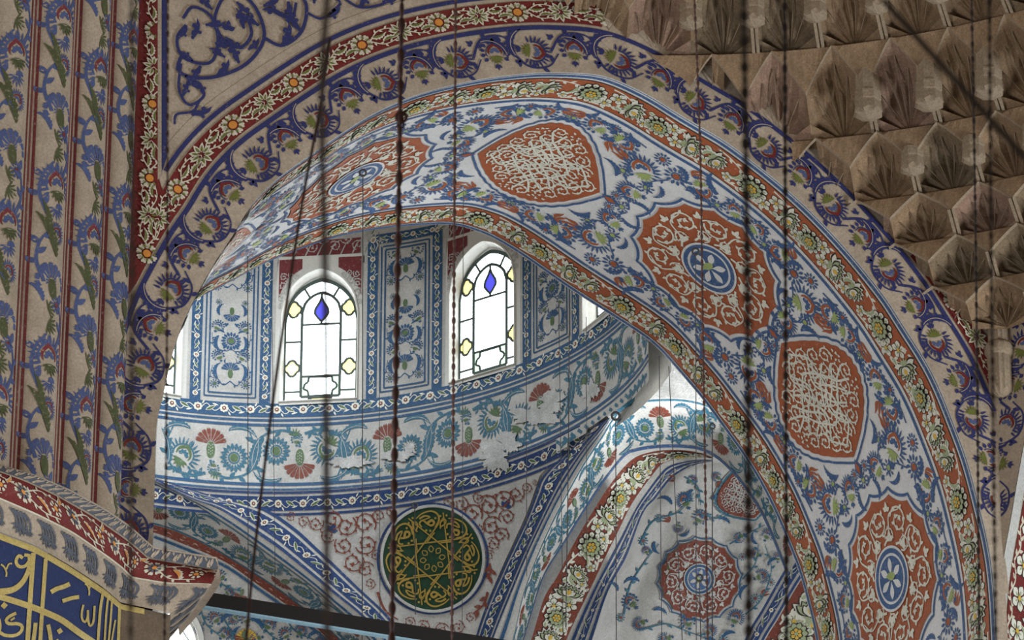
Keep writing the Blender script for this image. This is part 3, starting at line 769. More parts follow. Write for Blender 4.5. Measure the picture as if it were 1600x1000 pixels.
# dark red scrollwork strips over each window
for c in WINA[:3]:
    it = []; x0, x1 = sa(c-6.9), sa(c+6.9); y0, y1 = yz(zat(401)), yz(zat(377))
    t = np.linspace(x0+.05, x1-.05, 14); it.append((np.stack([t+1j*y0, t+1j*y1]), 'oxblood', 1, 's'))
    for i in range(9):
        x = x0+.14+i*.165; it += xf(scroll('plaster_cool', .085, 1.1, .2, 5, 2, .5), x+1j*(y0+.10+(.14 if i % 2 else .03)), 1, i, i % 2 == 0)
        it += stem([x-.08+1j*y0, x+1j*(y0+.17), x+.08+1j*(y1-.02)], 'plaster_cool', .02, 2)
    paint(dm, up_, it)
dm.mats and None
o = dm.build('wall_drum'); o['kind'] = 'structure'
SKYL = []
def make_window(c, idx):
    a = R_(c); rad = math.sin(a)*RT+math.cos(a)*FH; tan = math.cos(a)*RT-math.sin(a)*FH
    U = WHALF/1.20; UY = U*1.16; ctr = AX+rad*RAD*math.cos(R_(6.9)); ctr = np.array([ctr[0], ctr[1], WZ0])
    # local x across (unit U = half the glass), y up, z recess outward
    def pt(x, y, d): return ctr+tan*(x*U)+ZZ*((y-.12)*UY)+rad*d
    def arc_pts(hw, y0, ys, ya, n=12):
        r = [(-hw, y0), (-hw, ys)]
        for i in range(1, n*2):
            t = i/(2*n); x = -hw+2*hw*t; k = abs(x)/hw
            r.append((x, ys+(ya-ys)*((1-k**2.0)**.5*.86+.14*(1-k))))
        return r+[(hw, ys), (hw, y0)]
    Y = (WZ1-WZ0)/UY+.12
    frame = MB(); op = arc_pts(1.07, .16, 2.45, 3.62); ou = []
    for x, y in op:
        ou.append((x, y))
    # plate around the opening
    n = len(op)
    outer = [(-1.2, .0)]+[(-1.2, y) for x, y in op[1:n//2]]
    up2 = [(x, y) for x, y in op]
    rim = []
    for i, (x, y) in enumerate(op):
        if i == 0: rim.append((-1.25, .09))
        elif i == n-1: rim.append((1.25, .09))
        elif y < 2.451: rim.append((math.copysign(1.25, x), y))
        else: rim.append((x*1.25/1.07, Y+.03))
    V = [pt(x, y, 0) for x, y in op]+[pt(x, y, 0) for x, y in rim]
    frame.add(V, [(i, i+1, n+i+1, n+i) for i in range(n-1)]+[(0, n, 2*n-1, n-1)], 'frame_white')
    prof = [(1.0, 0, 0), (1.0, 0, -.035), (.965, .02, -.035), (.955, .02, .03), (.985, .02, .05), (.945, .04, .14), (.925, .05, .20)]
    rows = []
    for sc, dy, d_ in prof: rows.append([pt(x*sc, .16+dy+(y-.16)*(1-(1-sc)*.45), d_) for x, y in op]+[pt(op[0][0]*sc, .16+dy, d_)])
    frame.grid(np.array(rows), 'frame_white', False)
    # scrollwork of the window head
    it = []
    wsf = Flat(pt(0, 0, -.004), tan*U, ZZ*UY, -rad)
    for sgn in (-1, 1):
        xx = np.linspace(.18, 1.13, 16); yy = 2.50+1.22*(1-np.clip((xx/1.16), 0, 1)**2.0)**.5*.93+.10
        it.append((np.stack([sgn*xx[5:]+1j*np.minimum(yy, Y-.06)[5:], sgn*xx[5:]+1j*(Y-.05)]), 'oxblood', 0, 's'))
    for sgn in (-1, 1):
        for i, (x, y, r) in enumerate(((1.03, 2.92, .13), (1.02, 3.18, .12), (.84, 3.28, .12), (1.0, 3.42, .10), (.64, 3.42, .09), (.80, 3.46, .08), (1.07, 2.68, .08))):
            it += xf(scroll('plaster_cool', r*1.0, 1.2, .3, 6, 2, .7), sgn*x+1j*y, 1, i+sgn)
    paint(frame, wsf, [(p, m, l, k) for p, m, l, k in it if np.abs(p.real).max() < 1.18 and p.imag.max() < Y-.02])
    win = empty(f'window_{idx}', tuple(ctr)); win['kind'] = 'structure'
    o = frame.build('window_frame'); adopt(win, o)
    D = .20
    gl = MB(); g = arc_pts(1.0, .17, 2.4, 3.47); gl.add([pt(x, y, D) for x, y in g], [tuple(range(len(g)))], 'pane_white')
    def shp(m, pts, d=.006): gl.add([pt(x, y, D-d) for x, y in pts], [tuple(range(len(pts)))], m)
    cm = MB()
    def came(pts, wd=.035, close=False):
        P = [np.array([pt(x, y, D-.012)]).ravel() for x, y in pts]
        if close: P.append(P[0])
        for p, q in zip(P[:-1], P[1:]):
            dd = q-p; L_ = np.linalg.norm(dd)
            if L_ < 1e-6: continue
            dd /= L_; s_ = np.cross(dd, rad); s_ *= wd*U*.85; o_ = -rad*wd*U*.5
            cm.add([p-s_, p+s_, p+s_+o_, p-s_+o_, q-s_, q+s_, q+s_+o_, q-s_+o_], [(0, 1, 2, 3), (4, 5, 6, 7), (0, 1, 5, 4), (1, 2, 6, 5), (2, 3, 7, 6), (3, 0, 4, 7)], 'came')
    inner = arc_pts(.53, .43, 2.62, 3.14, 8)
    came(g, .06); came([(-1, .17), (1, .17)], .06); came(inner, .045); came([(-.53, .43), (.53, .43)], .045)
    for y in (2.31, .96): came([(-.53, y), (.53, y)])
    for s_ in (-1, 1):
        for y in (1.87, .57): came([(s_*.53, y), (s_*1.0, y)])
        came([(s_*.30, 2.98), (s_*.50, 3.30)]); came([(s_*.27, .23), (s_*.25, .43)])
    def quat(cx, cy, r=.2):
        o_ = []
        for i in range(32):
            t = 2*PI*i/32; rr = r*(.80+.26*abs(math.cos(2*t))**.8); o_.append((cx+rr*math.cos(t), cy+rr*math.sin(t)))
        return o_
    for cx, cy in ((-.76, 2.72), (.76, 2.72), (-.78, 1.18), (.78, 1.18)):
        q = quat(cx, cy); shp('pane_yellow', q); came(q, .04, True)
    dr = [(0, 3.02), (.05, 2.9), (.17, 2.72), (.19, 2.6), (.1, 2.48), (0, 2.38), (-.1, 2.48), (-.19, 2.6), (-.17, 2.72), (-.05, 2.9)]
    shp('pane_blue', dr); came(dr, .035, True); came([(0, 3.14), (0, 3.0)]); came([(0, 2.31), (0, 2.4)])
    def barrel(cx, cy, w_, h_):
        return [(cx-w_, cy-.05), (cx-w_*.9, cy+h_*.3), (cx-w_*.72, cy+h_*.45), (cx-w_*.68, cy+h_), (cx+w_*.68, cy+h_), (cx+w_*.72, cy+h_*.45), (cx+w_*.9, cy+h_*.3), (cx+w_, cy),
                (cx+w_*.9, cy-h_*.3), (cx+w_*.72, cy-h_*.45), (cx+w_*.68, cy-h_), (cx-w_*.68, cy-h_), (cx-w_*.72, cy-h_*.45), (cx-w_*.9, cy-h_*.3)]
    shp('pane_green', [(-.53, .43), (.53, .43), (.53, .96), (-.53, .96)], .003)
    b_ = barrel(0, .695, .46, .245); shp('pane_white', b_, .008); came(b_, .035, True)
    b_ = barrel(0, .235, .45, .17); b_ = [(x, max(y, .19)) if False else (x, y) for x, y in b_]
    shp('pane_yellow', b_, .008); came(b_, .035, True)
    o = gl.build('window_glass'); adopt(win, o); o = cm.build('window_lead'); adopt(win, o)
for i, c in enumerate(WINA): make_window(c, i+1)

# ---- carnation frieze under the windows
def fr_edge(y): return np.interp(y, [480, 515, 545, 575, 600, 630, 650, 700], [1060, 1046, 1036, 1026, 1011, 985, 955, 900])
fP = drum(ZF-.02, Z0, na=260, nz=14); fz = MB(); fs = Surf(fP, R_(103)*RAD, Z0-ZF+.02, INSIDE)
fpx, fpy = proj(fP)
fz.grid(fP, 'plaster_cool', True, keep=lambda i, j: fpx[i, j] < fr_edge(fpy[i, j])+0)
FHH = Z0-ZF
xP = drum(ZF-.55, ZF-.02, a0=48, na=80, nz=12); xpx, xpy = proj(xP)
fz.grid(xP, 'plaster_cool', True, keep=lambda i, j: xpx[i, j] < fr_edge(xpy[i, j]) and xpy[i, j] < 648+(955-xpx[i, j])*.73)
xs_ = Surf(xP, R_(29)*RAD, .53, INSIDE)
kf_ = lambda x, y: np.all(x < fr_edge(y)-3)
it = band_border(R_(103)*RAD, 1, [(.03, .06, 'azure', 1), (.10, .145, 'azure', 1), (FHH-.075, FHH-.035, 'azure', 1)], 0, 260)
P275 = R_(27.5)*RAD
def frieze_unit(T='teal', mid_=.62, sc=1.0):
    it = []
    it += xf(carnation('rust', 'fern', 8, 1.25, 'plaster_cool'), 0+1j*.58, .37)
    it += xf(lotus(T, 'fern', 'fern', True), -.50+1j*.46, .33, -.5)+xf(sunflower(T, 'fern', 18), .43+.48j, .28)
    it += xf(saz(T, 2.2, 1.6, .22, 10, 0, 'plaster_cool'), -.36+.92j, .28, 1.2, False)+xf(saz(T, 2.2, 1.6, .22, 10, 0, 'plaster_cool'), .30+.94j, .28, -1.2, True)
    it += xf(jag('fern', 0, 6, .3, .8, 0), .10+.22j, .20, 0)+xf(lotus(T, T, 'fern', False), .06+.27j, .13, PI)
    for s in (-1, 1):
        it += stem([s*.08+.18j, s*.35+.12j, s*.7+.24j, s*.82+.6j, s*.70+.95j], T, .05, 0, 8)
        it += xf(saz(T, 2.3, .9, .20, 10, 0, 'plaster_cool'), s*.78+.24j, .30, s*.10, s > 0)
    it += stem([-.62+.16j, -.3+.14j, -.1+.2j], T, .04, 0, 4)+stem([0+.42j, .02+.32j], T, .05)
    return it
FU = frieze_unit()
it_x = []
for i in range(16): it_x += stem([.15*i+.5j, .15*i+.10+.40j, .15*i+.16+.2j], 'teal', .05, 0, 5)+leaf('teal', .22, .06, .15*i+.1+.25j, 1.2, 0)
paint(fz, xs_, it_x, keep=lambda x, y: np.all(x < fr_edge(y)-3) and np.all(y < 644+(955-x)*.73))
def frieze_items(x_first, period, L, H, unit=FU):
    it = []; k = 0; x = x_first
    while x < L+1:
        f = period/2/.80/1.0
        for p, m, l, kd in unit:
            q = p-.55j
            if k % 2: q = -q
            z = x+q.real*period/2/1.62+1j*(H*.53+q.imag*H*.80)
            if z.real.min() > 0 and z.real.max() < L: it.append((z, m, l, kd))
        x += period/2; k += 1
    return it
it += frieze_items(sa(-10.4-27.5*0), P275, R_(103)*RAD, FHH)
paint(fz, fs, it, keep=kf_)

# ---- everything below: surface continued downward and outward, then the niches set back from it
def fdist(px, py):
    P = hit(np.minimum(np.asarray(px, float), 950.), np.asarray(py, float), ZF)
    return (P-CAM)@FH
def D(px, py, dlt=0.0):
    px = np.asarray(px, float); py = np.asarray(py, float); r = ray(px, py)
    return CAM+r*((fdist(px, py)+dlt)/(r@FH))[..., None]
class Pix:
    def __init__(s, dlt=0.0): s.d = dlt
    def __call__(s, x, y, h=0.0):
        dl = s.d(x, y) if callable(s.d) else s.d
        return D(x, y, dl-h*1.3)
def ribbon(Apx, Bpx, dA, dB, n=160, m=10):
    a, _ = smooth(np.array(Apx, float), n); b, _ = smooth(np.array(Bpx, float), n)
    da = np.interp(np.linspace(0, 1, n), np.linspace(0, 1, len(np.atleast_1d(dA))), np.atleast_1d(dA)); db = np.interp(np.linspace(0, 1, n), np.linspace(0, 1, len(np.atleast_1d(dB))), np.atleast_1d(dB))
    PA, PB = D(a[:, 0], a[:, 1], da), D(b[:, 0], b[:, 1], db)
    t = np.linspace(0, 1, m)[None, :, None]; P = PA[:, None]*(1-t)+PB[:, None]*t
    L_ = float(np.linalg.norm(np.diff((PA+PB)/2, axis=0), axis=1).sum()); W_ = float(np.linalg.norm(PA-PB, axis=1).mean())
    return Surf(P, L_, W_, CAM)
# pendentive: vine border under the frieze, red scrollwork and the borders down its sides
pend = MB()
xs = np.linspace(150, 952, 90)
def drumline(z, x):                                            # pixel row of the level z at column x, on the flared wall
    lo = np.full(x.shape, 300.); hi = np.full(x.shape, 1100.)
    for _ in range(40):
        m = (lo+hi)/2; zz = hit(x, m, ZF)[..., 2]; g = zz > z; lo = np.where(g, m, lo); hi = np.where(g, hi, m)
    return lo
y_t = drumline(ZF, xs); y_b = drumline(ZF-.30, xs)
Ldg = [(419, 796), (462, 826), (525, 884), (575, 931), (606, 962), (640, 1010), (668, 1070)]
Rdg = [(846, 746), (836, 775), (822, 812), (802, 855), (781, 900), (752, 970), (722, 1070)]
le, _ = smooth(np.array(Ldg, float), 50); re_, _ = smooth(np.array(Rdg, float), 50)
nn = 70; G = np.zeros((50, nn, 2)); u = np.linspace(0, 1, nn)
yt_of = lambda x: np.interp(x, xs, y_b)
for i in range(50):
    t = i/49.; G[i, :, 0] = le[i, 0]+(re_[i, 0]-le[i, 0])*u; line = le[i, 1]+(re_[i, 1]-le[i, 1])*u
    x0 = le[0, 0]+(re_[0, 0]-le[0, 0])*u; bul = yt_of(x0)-(le[0, 1]+(re_[0, 1]-le[0, 1])*u)
    G[i, :, 1] = line+bul*(1-t)
pend.grid(D(G[..., 0], G[..., 1]), 'plaster_cool')
PX = Pix()
def pitem(items): return items
def pc(x, y): return x+1j*y
def flip(items): return [(np.conj(p), m, l, k) for p, m, l, k in items]          # pixel rows grow downward
def at_px(items, x, y, sc, rot=0, mir=False): return [(np.conj(p)+pc(x, y), m, l, k) for p, m, l, k in xf(items, 0, sc, rot, mir)]
it = []
def scr_px(x, y, r, rot, mir): return at_px(scroll('rust', 1, 1.3, .17, 7, 1, .48), x, y, r, rot, mir)
for x, y, r, ro, mi in ((455, 808, 8, 2, 0), (474, 816, 10, 1, 0), (494, 818, 12, 2, 1), (520, 812, 15, 0, 0), (541, 822, 17, 2.5, 1), (570, 818, 18, 1, 0), (592, 806, 11, 0, 1), (610, 800, 9, 1, 0),
                        (512, 836, 12, 1, 1), (537, 852, 15, 4, 0), (552, 878, 17, 2, 1), (572, 850, 17, 5, 0), (572, 890, 13, 2, 0), (578, 912, 9, 0, 0), (588, 868, 9, 2, 0),
                        (700, 785, 9, 1, 0), (720, 788, 12, 3, 1), (738, 802, 16, 1, 0), (762, 790, 17, 4, 1), (786, 782, 17, 1, 0), (806, 772, 13, 2, 1), (822, 762, 9, 0, 0), (835, 754, 5, 0, 0), (748, 778, 10, 3, 0),
                        (768, 822, 16, 2, 0), (792, 808, 13, 5, 1), (782, 836, 13, 1, 0), (770, 850, 11, 4, 1), (764, 868, 9, 2, 0), (750, 826, 9, 2, 1), (640, 972, 9, 1, 0), (662, 980, 11, 4, 1), (690, 985, 12, 2, 0), (715, 980, 11, 3, 1), (735, 965, 9, 1, 0), (700, 1005, 12, 1, 0), (672, 1005, 10, 4, 0)):
    it += scr_px(x, y, r, ro, bool(mi))
it += [(np.stack([np.conj(q[0]), np.conj(q[1])]), m, l, k) for q, m, l, k in stem([590-925j, 597-945j, 606-958j, 622-968j], 'rust', 4.5, 1, 4)]
for pts in ((765-880j, 766-895j, 762-905j), (762-925j, 755-945j, 740-958j)): it += flip(stem(pts, 'rust', 4, 1, 4))
for x, y in ((517, 830), (789, 792)): it += at_px(trefoil('royal', 1), x, y, 15, -.5)
# ring of the roundel painted on the wall
it += [(p*1, m, l, k) for p, m, l, k in flip(ring('royal', 84.0, 87.5, 676-873j, 1, 70))]
paint(pend, PX, it)
pen = empty('pendentive', tuple(D(np.array(700.), np.array(900.)))); tag(pen, 'white triangular pendentive with rust scrollwork around the green roundel', 'pendentive')
o = pend.build('scrollwork_field'); adopt(pen, o)

# borders of the pendentive (blue with rosette vine)
def vine_border(mb_, sf, per=.36, blue='royal', edge=.055):
    W_ = sf.W; it = band_border(sf.S, W_, [(.0, .035, blue, 1), (.07, W_-.07, blue, 1), (W_-.035, W_, blue, 1)], 0, 160)
    it += rosette_vine(sf.S-.1, W_/2, (W_/2-.07)*.78, per, off=.15)
    paint(mb_, sf, it)
top_a = list(zip(xs, y_t)); top_b = list(zip(xs, y_b))
s1 = ribbon(top_a[::6], top_b[::6], 0, 0)
LO = [(243, 752), (300, 780), (336, 792), (360, 806), (390, 826), (435, 857), (480, 893), (525, 930), (562, 960), (600, 1000), (640, 1050)]
LI = [(243, 748), (330, 774), (380, 785), (419, 797), (462, 826), (495, 856), (525, 884), (560, 918), (606, 962), (640, 1010), (668, 1070)]
s2 = ribbon(LI, LO, 0, -.06)
RI = [(930, 665), (900, 692), (870, 722), (846, 748), (836, 775), (822, 812), (802, 855), (781, 900), (752, 970), (722, 1070)]
RO = [(954, 653), (936, 676), (916, 700), (892, 735), (868, 776), (845, 822), (822, 872), (800, 925), (770, 1000), (748, 1070)]
s3 = ribbon(RI, RO, 0, -.06)
for sf in (s1, s2, s3):
    bord = MB(); bord.grid(sf.P, 'plaster_cool'); vine_border(bord, sf); o = bord.build('vine_border'); adopt(pen, o); o['label'] = 'blue border with white rosette vine'

bord = MB(); sbk = ribbon([(x-4, y-2) for x, y in RI], [(x+5, y+3) for x, y in RO], .05, .05); bord.grid(sbk.P, 'plaster_cool'); o = bord.build('backing'); adopt(pen, o)
# green roundel: a turned disc with gilt writing
rc = D(np.array(676.), np.array(873.), -.02)
rn = np.cross(D(np.array(686.), np.array(873.))-D(np.array(666.), np.array(873.)), D(np.array(676.), np.array(863.))-D(np.array(676.), np.array(883.)))
rn /= np.linalg.norm(rn); rn *= np.sign(rn@(CAM-rc))
pr = Pix(-.03); rd = MB()
mmpx = 1/np.linalg.norm(D(np.array(676.), np.array(873.))-D(np.array(677.), np.array(873.)))
t = np.linspace(0, 2*PI, 73)[:-1]; rows = []
for rr, dd in ((.01, -.03), (20, -.03), (40, -.03), (60, -.03), (77.5, -.03), (78.5, -.045), (81.5, -.045), (82.5, .0), (82.5, .03)):
    rows.append(D(676+rr*np.cos(np.r_[t, 0]), 873+rr*1.03*np.sin(np.r_[t, 0]), dd))
rd.grid(np.array(rows[:5]), 'bottle_green', True); rd.grid(np.array(rows[4:]), 'plaster_cool', False)
it = []
g = 'gilt'
for k in range(8):
    a = k*PI/4+.16
    it += strip(curve([27*E(a+.95), 40*E(a+.55)], 8), 2.0, g, 2)
    z0_, z1_ = 72*E(a+1.18), 66*E(a-1.22)
    it += strip(z0_*(1-np.linspace(0, 1, 14))+z1_*np.linspace(0, 1, 14), 2.0, g, 2)
    # centre flower
    it += strip(curve([10*E(a-.0), 15*E(a-.25), 20*E(a), 15*E(a+.25), 10*E(a)], 14), 1.4, g, 3)
    # word in each sector: loops, a hook, a swash and dots
    b = lambda p: [q*E(a-PI/2) for q in p]
    it += strip(curve(b([-9+50j, -12+56j, -6+60j, 0+54j, 6+50j, 11+53j, 8+58j, 1+55j]), 26), np.linspace(2.2, 4.0, 26), g, 3)
    it += strip(curve(b([-16+64j, -6+70j, 8+72j, 18+66j, 19+56j, 12+46j]), 22), np.linspace(1.6, 3.6, 22), g, 3)
    it += strip(curve(b([-11+63j, -2+66j, 6+63j, -6+60j]), 16), np.linspace(3.2, 1.6, 16), g, 4)
    it += strip(curve(b([-17+44j, -22+52j, -19+60j, -15+55j, -18+47j]), 16), 2.0, g, 3)
    for q in b([-3+44j, 3+42.5j, 22+62j, -21+66j, 14+60j]): it += disc(g, 1.8, q, 4, 8)
paint(rd, pr, [(676+p.real-1j*(p.imag*1.03)+873j, m, l, k) for p, m, l, k in it], base=1)
o = rd.build('calligraphy_roundel'); tag(o, 'round dark green disc with gold star calligraphy on the white pendentive', 'roundel')

# ---------------------------------------------------------------- right niche: small arch and its painted half dome
def niche_part(owner, name, sf, ground, items, label=None, base=1, keep=None, under=None):
    m_ = MB(); m_.grid(sf.P, ground)
    if under: paint(m_, sf, under, keep=keep)
    paint(m_, sf, items, keep=keep, base=base); o = m_.build(name); adopt(owner, o)
    if label: o['label'] = label
    return o
FUT = [(p, {'fern': 'fern', 'teal': 'teal'}.get(m, m), l, k) for p, m, l, k in FU]
def frieze_on(sf, xf0, per):
    H = sf.W; it = []; k = 0; x = xf0
    while x < sf.S+1:
        for p, m, l, kd in FUT:
            q = p-.55j
            if k % 2: q = -q
            z = x+q.real*per/2/1.62+1j*(H*.5+q.imag*H*.80)
            if z.real.min() > 0 and z.real.max() < sf.S: it.append((z, m, l, kd))
        x += per/2; k += 1
    return it
nr = empty('arched_niche', tuple(D(np.array(1000.), np.array(850.), 1.0)))
tag(nr, 'painted niche with tall pointed arch, rust blossom band and medallion, seen through the great arch', 'niche')
C1 = [(770, 1090), (800, 1000), (815, 935), (832, 885), (856, 828), (880, 780), (910, 726), (940, 681), (955, 656), (970, 638), (988, 628), (1015, 623), (1060, 622), (1099, 629), (1140, 648), (1185, 685), (1230, 745), (1270, 830)]
C2 = [(790, 1090), (818, 1000), (830, 960), (850, 900), (880, 852), (910, 804), (946, 750), (976, 714), (994, 706), (1024, 701), (1060, 700), (1090, 703), (1112, 712), (1135, 730), (1165, 765), (1195, 815), (1230, 900)]
C3 = [(800, 1090), (830, 1000), (850, 935), (871, 900), (892, 858), (916, 816), (952, 759), (985, 720), (1018, 706), (1060, 703), (1092, 707), (1112, 714)]
C4 = [(855, 1090), (885, 1000), (920, 925), (932, 900), (946, 870), (964, 834), (988, 786), (1018, 744), (1036, 724), (1060, 718), (1088, 715), (1112, 716)]
C5 = [(862, 1090), (893, 1000), (926, 925), (953, 872), (971, 838), (996, 790), (1024, 750), (1042, 730), (1064, 722), (1090, 718), (1112, 718)]
C6 = [(895, 1090), (925, 1000), (946, 935), (962, 900), (980, 866), (1004, 802), (1024, 778), (1048, 748), (1072, 731), (1092, 724), (1114, 720)]
# white fillet between the border of the pendentive and the niche
rw = ribbon([(x-1, y) for x, y in [(748, 1070), (770, 1000), (800, 925), (822, 872), (845, 822), (868, 776), (892, 735), (916, 700), (936, 676), (954, 653)]], C1[:9][:], -.06, 0, 120, 4)
ct = ribbon(C1, C2, 0, .9, 200, 12)
niche_part(nr, 'flower_frieze', ct, 'plaster_cool', frieze_on(ct, .3, 1.75), 'teal flower frieze with rust carnations', under=band_border(ct.S, ct.W, [(.02, .06, 'teal', 1), (ct.W-.09, ct.W-.02, 'cobalt', 1)], 0, 200))
niche_part(nr, 'fillet', rw, 'plaster_cool', band_border(rw.S, rw.W, [(rw.W*.35, rw.W*.55, 'azure', 1)], 0, 120))
cf = ribbon(C2[:13], C3, .9, .92, 160, 3); niche_part(nr, 'fillet', cf, 'plaster_cool', [])
co = ribbon(C3, C4, .92, 1.25, 200, 10)
def rowx(sf, items): return [(p+1j*sf.W/2, m, l, k) for p, m, l, k in items]
bi = flower_band(co.S, co.W*.96, 1.9, .4)
niche_part(nr, 'flower_border', co, 'rust', rowx(co, bi), 'rust border of white blossoms', base=1)
cg = ribbon(C4, C5, 1.25, 1.27, 120, 3); niche_part(nr, 'fillet', cg, 'plaster_cool', [])
cb = ribbon(C5, C6, 1.27, 1.35, 160, 6)
m_ = MB(); m_.grid(cb.P, 'plaster_cool'); vine_border(m_, cb, .38); o = m_.build('vine_border'); adopt(nr, o)
# half dome behind
def dome_d(x, y):
    x = np.asarray(x, float); y = np.asarray(y, float)
    xl = np.interp(y, [722, 731, 748, 802, 866, 900, 935, 1000, 1090], [1108, 1072, 1048, 1004, 980, 962, 946, 925, 895]); q = np.clip((x-xl)/150, 0, 1)
    return 1.36+1.4*np.sqrt(1-(1-q)**2)*(1-.35*np.clip((x-1130)/200, 0, 1))
c6, _ = smooth(np.array(C6, float), 60); Rr, _ = smooth(np.array([(1420, 1090), (1400, 1000), (1380, 900), (1350, 800), (1300, 730), (1240, 690), (1180, 690), (1140, 705), (1118, 718)], float), 60)
tt = np.linspace(0, 1, 70)[None, :, None]**1.6; GG = c6[:, None]*(1-tt)+Rr[:, None]*tt
dd = dome_d(GG[..., 0], GG[..., 1])
hd = MB(); hd.grid(D(GG[..., 0], GG[..., 1], dd), 'plaster_cool')
PD = Pix(lambda x, y: dome_d(x, y)-.03)
it = []
it += at_px(round_medallion('rust', 'plaster_cool', 'azure', 'plaster_cool'), 1093, 905, 66, .1)
ogm = clip_in(OGF, lambda z: True)
og = xf(outline(ogive_shape(.95, 1.05), .06, 'teal', 1)+fill('rust', ogive_shape(.87, .96), 1)+OGF, 0, 1, 0, sub={'cream': 'plaster_cool'})
it += at_px(og, 1165, 772, 46, PI/2+.35)
g2 = dict(B='azure', R='rust', G='fern')
for x, y, s, r in ((1070, 782, 15, .5), (1095, 808, 14, -.6), (1040, 885, 10, 1.2), (985, 940, 15, .8), (1000, 975, 13, 2), (1075, 970, 14, .2), (1110, 985, 12, -1), (1150, 965, 15, -.4), (1190, 900, 13, -1.2),
                   (1180, 865, 10, 1.2), (1200, 835, 12, -.5), (1155, 840, 10, 2.2), (1010, 860, 8, .4), (1135, 795, 10, 1.6), (1060, 825, 9, 3.0), (1215, 870, 9, 0), (1120, 745, 9, 1), (1082, 750, 9, -1), (1180, 990, 12, 1), (1040, 1000, 13, 2)):
    it += at_px(lotus(spiky=(int(x) % 2 == 0), **g2), x, y, s, r)
for x, y, s, r in ((1005, 845, 9, 0), (1030, 810, 8, 0), (1160, 870, 7, 0), (1205, 910, 7, 0), (1130, 1000, 9, 0), (970, 965, 8, 0), (1180, 935, 9, 0)): it += at_px(sunflower('teal', 'rust', 10), x, y, s, r)
for x, y, s, r, mi in ((1050, 790, 14, .5, 0), (1110, 782, 13, -1, 1), (1000, 910, 14, 1, 0), (1020, 955, 13, -1.2, 1), (1170, 915, 14, 2, 0), (1200, 885, 12, -.4, 1), (1150, 990, 14, 1.4, 0), (1085, 765, 12, 2.2, 0),
                       (1185, 850, 12, 1, 1), (1025, 845, 12, 2.8, 0), (965, 925, 12, .2, 0), (1100, 1000, 13, -1.4, 1), (1060, 835, 11, -1.7, 0), (1140, 820, 11, .5, 0)):
    it += at_px(saz('azure', 2.1, 1.9, .26, 8, 0), x, y, s, r, bool(mi))
for x, y, r in ((1055, 748, 1.5), (1048, 812, 1.4), (1190, 928, -1.2), (1120, 758, -1.5)): it += at_px(tulip('rust'), x, y, 13, r)
for pts in ((1000-850j, 1020-815j, 1060-800j, 1085-770j), (975-960j, 985-915j, 1010-875j, 1030-850j), (1000-985j, 1040-975j, 1070-985j, 1110-1000j), (1165-960j, 1190-935j, 1205-890j, 1195-850j), (1140-850j, 1165-835j, 1195-820j), (1090-800j, 1120-810j, 1145-800j), (1160-905j, 1180-880j, 1185-850j), (1070-745j, 1090-760j, 1095-790j)):
    it += flip(stem(pts, 'teal', 2.6, 0, 6))
paint(hd, PD, it, keep=lambda x, y: np.all(x < 1290), base=1)
o = hd.build('half_dome'); adopt(nr, o)
# right jamb of the niche: border and rust band running up to the right
j1 = [(1135, 1090), (1164, 1000), (1192, 950), (1227, 889), (1255, 850)]; j2 = [(1158, 1090), (1190, 1008), (1215, 965), (1246, 912), (1275, 870)]; j3 = [(1225, 1100), (1262, 1040), (1285, 1000), (1310, 960), (1330, 920)]
sj = ribbon(j1, j2, 1.2, 1.1, 60, 5); m_ = MB(); m_.grid(sj.P, 'plaster_cool'); vine_border(m_, sj, .38); o = m_.build('vine_border'); adopt(nr, o)
sk = ribbon([(x+2, y) for x, y in j2], j3, 1.1, .8, 60, 5); niche_part(nr, 'flower_border', sk, 'rust', rowx(sk, flower_band(sk.S, sk.W*.95, 1.7, .3)))

# bare plaster between the frieze and the small arch
up3, _ = smooth(np.array([(948, 650), (975, 624), (1002, 596), (1026, 560), (1036, 515), (1075, 480), (1180, 480), (1290, 560)], float), 60)
lo3, _ = smooth(np.array([(955, 657), (970, 638), (988, 628), (1015, 623), (1060, 622), (1099, 629), (1140, 648), (1185, 685), (1230, 745)], float), 60)
tt = np.linspace(0, 1, 24)[None, :, None]; GG = lo3[:, None]*(1-tt)+up3[:, None]*tt
bp = MB(); bp.grid(D(GG[..., 0], GG[..., 1], 0.0), 'plaster_bare')
paint(bp, Pix(-.005), flip(stem([955-650j, 990-624j, 1014-598j, 1034-558j, 1044-520j], 'teal', 5, 1, 0, 30, False)))
o = bp.build('wall_plaster'); o['kind'] = 'structure'
# patches where the painted plaster of the frieze has flaked off
fl = fz
def blob(cx, cy, rx, ry, seed):
    rnd = random.Random(seed); ph = [rnd.random()*6.28 for _ in range(6)]; a = np.linspace(0, 2*PI, 60, endpoint=False)
    r = 1+sum(.16/(k+1)**.5*np.sin((2*k+2)*a+ph[k])+.05*np.sin((7*k+5)*a+ph[k]) for k in range(6)); return (cx+rx*r*np.cos(a))+1j*(cy+ry*r*np.sin(a))
for i, (cx, cy, rx, ry) in enumerate(((772, 712, 24, 22), (835, 650, 34, 14), (795, 690, 16, 16), (620, 712, 20, 9), (545, 722, 26, 10), (862, 628, 20, 18), (640, 700, 10, 8), (922, 610, 12, 16))):
    out = blob(cx, cy, rx, ry, i); paint(fl, Pix(-.028), fill('plaster_bare', out, 0, 6), base=1)
o = fz.build('wall_frieze'); o['kind'] = 'structure'

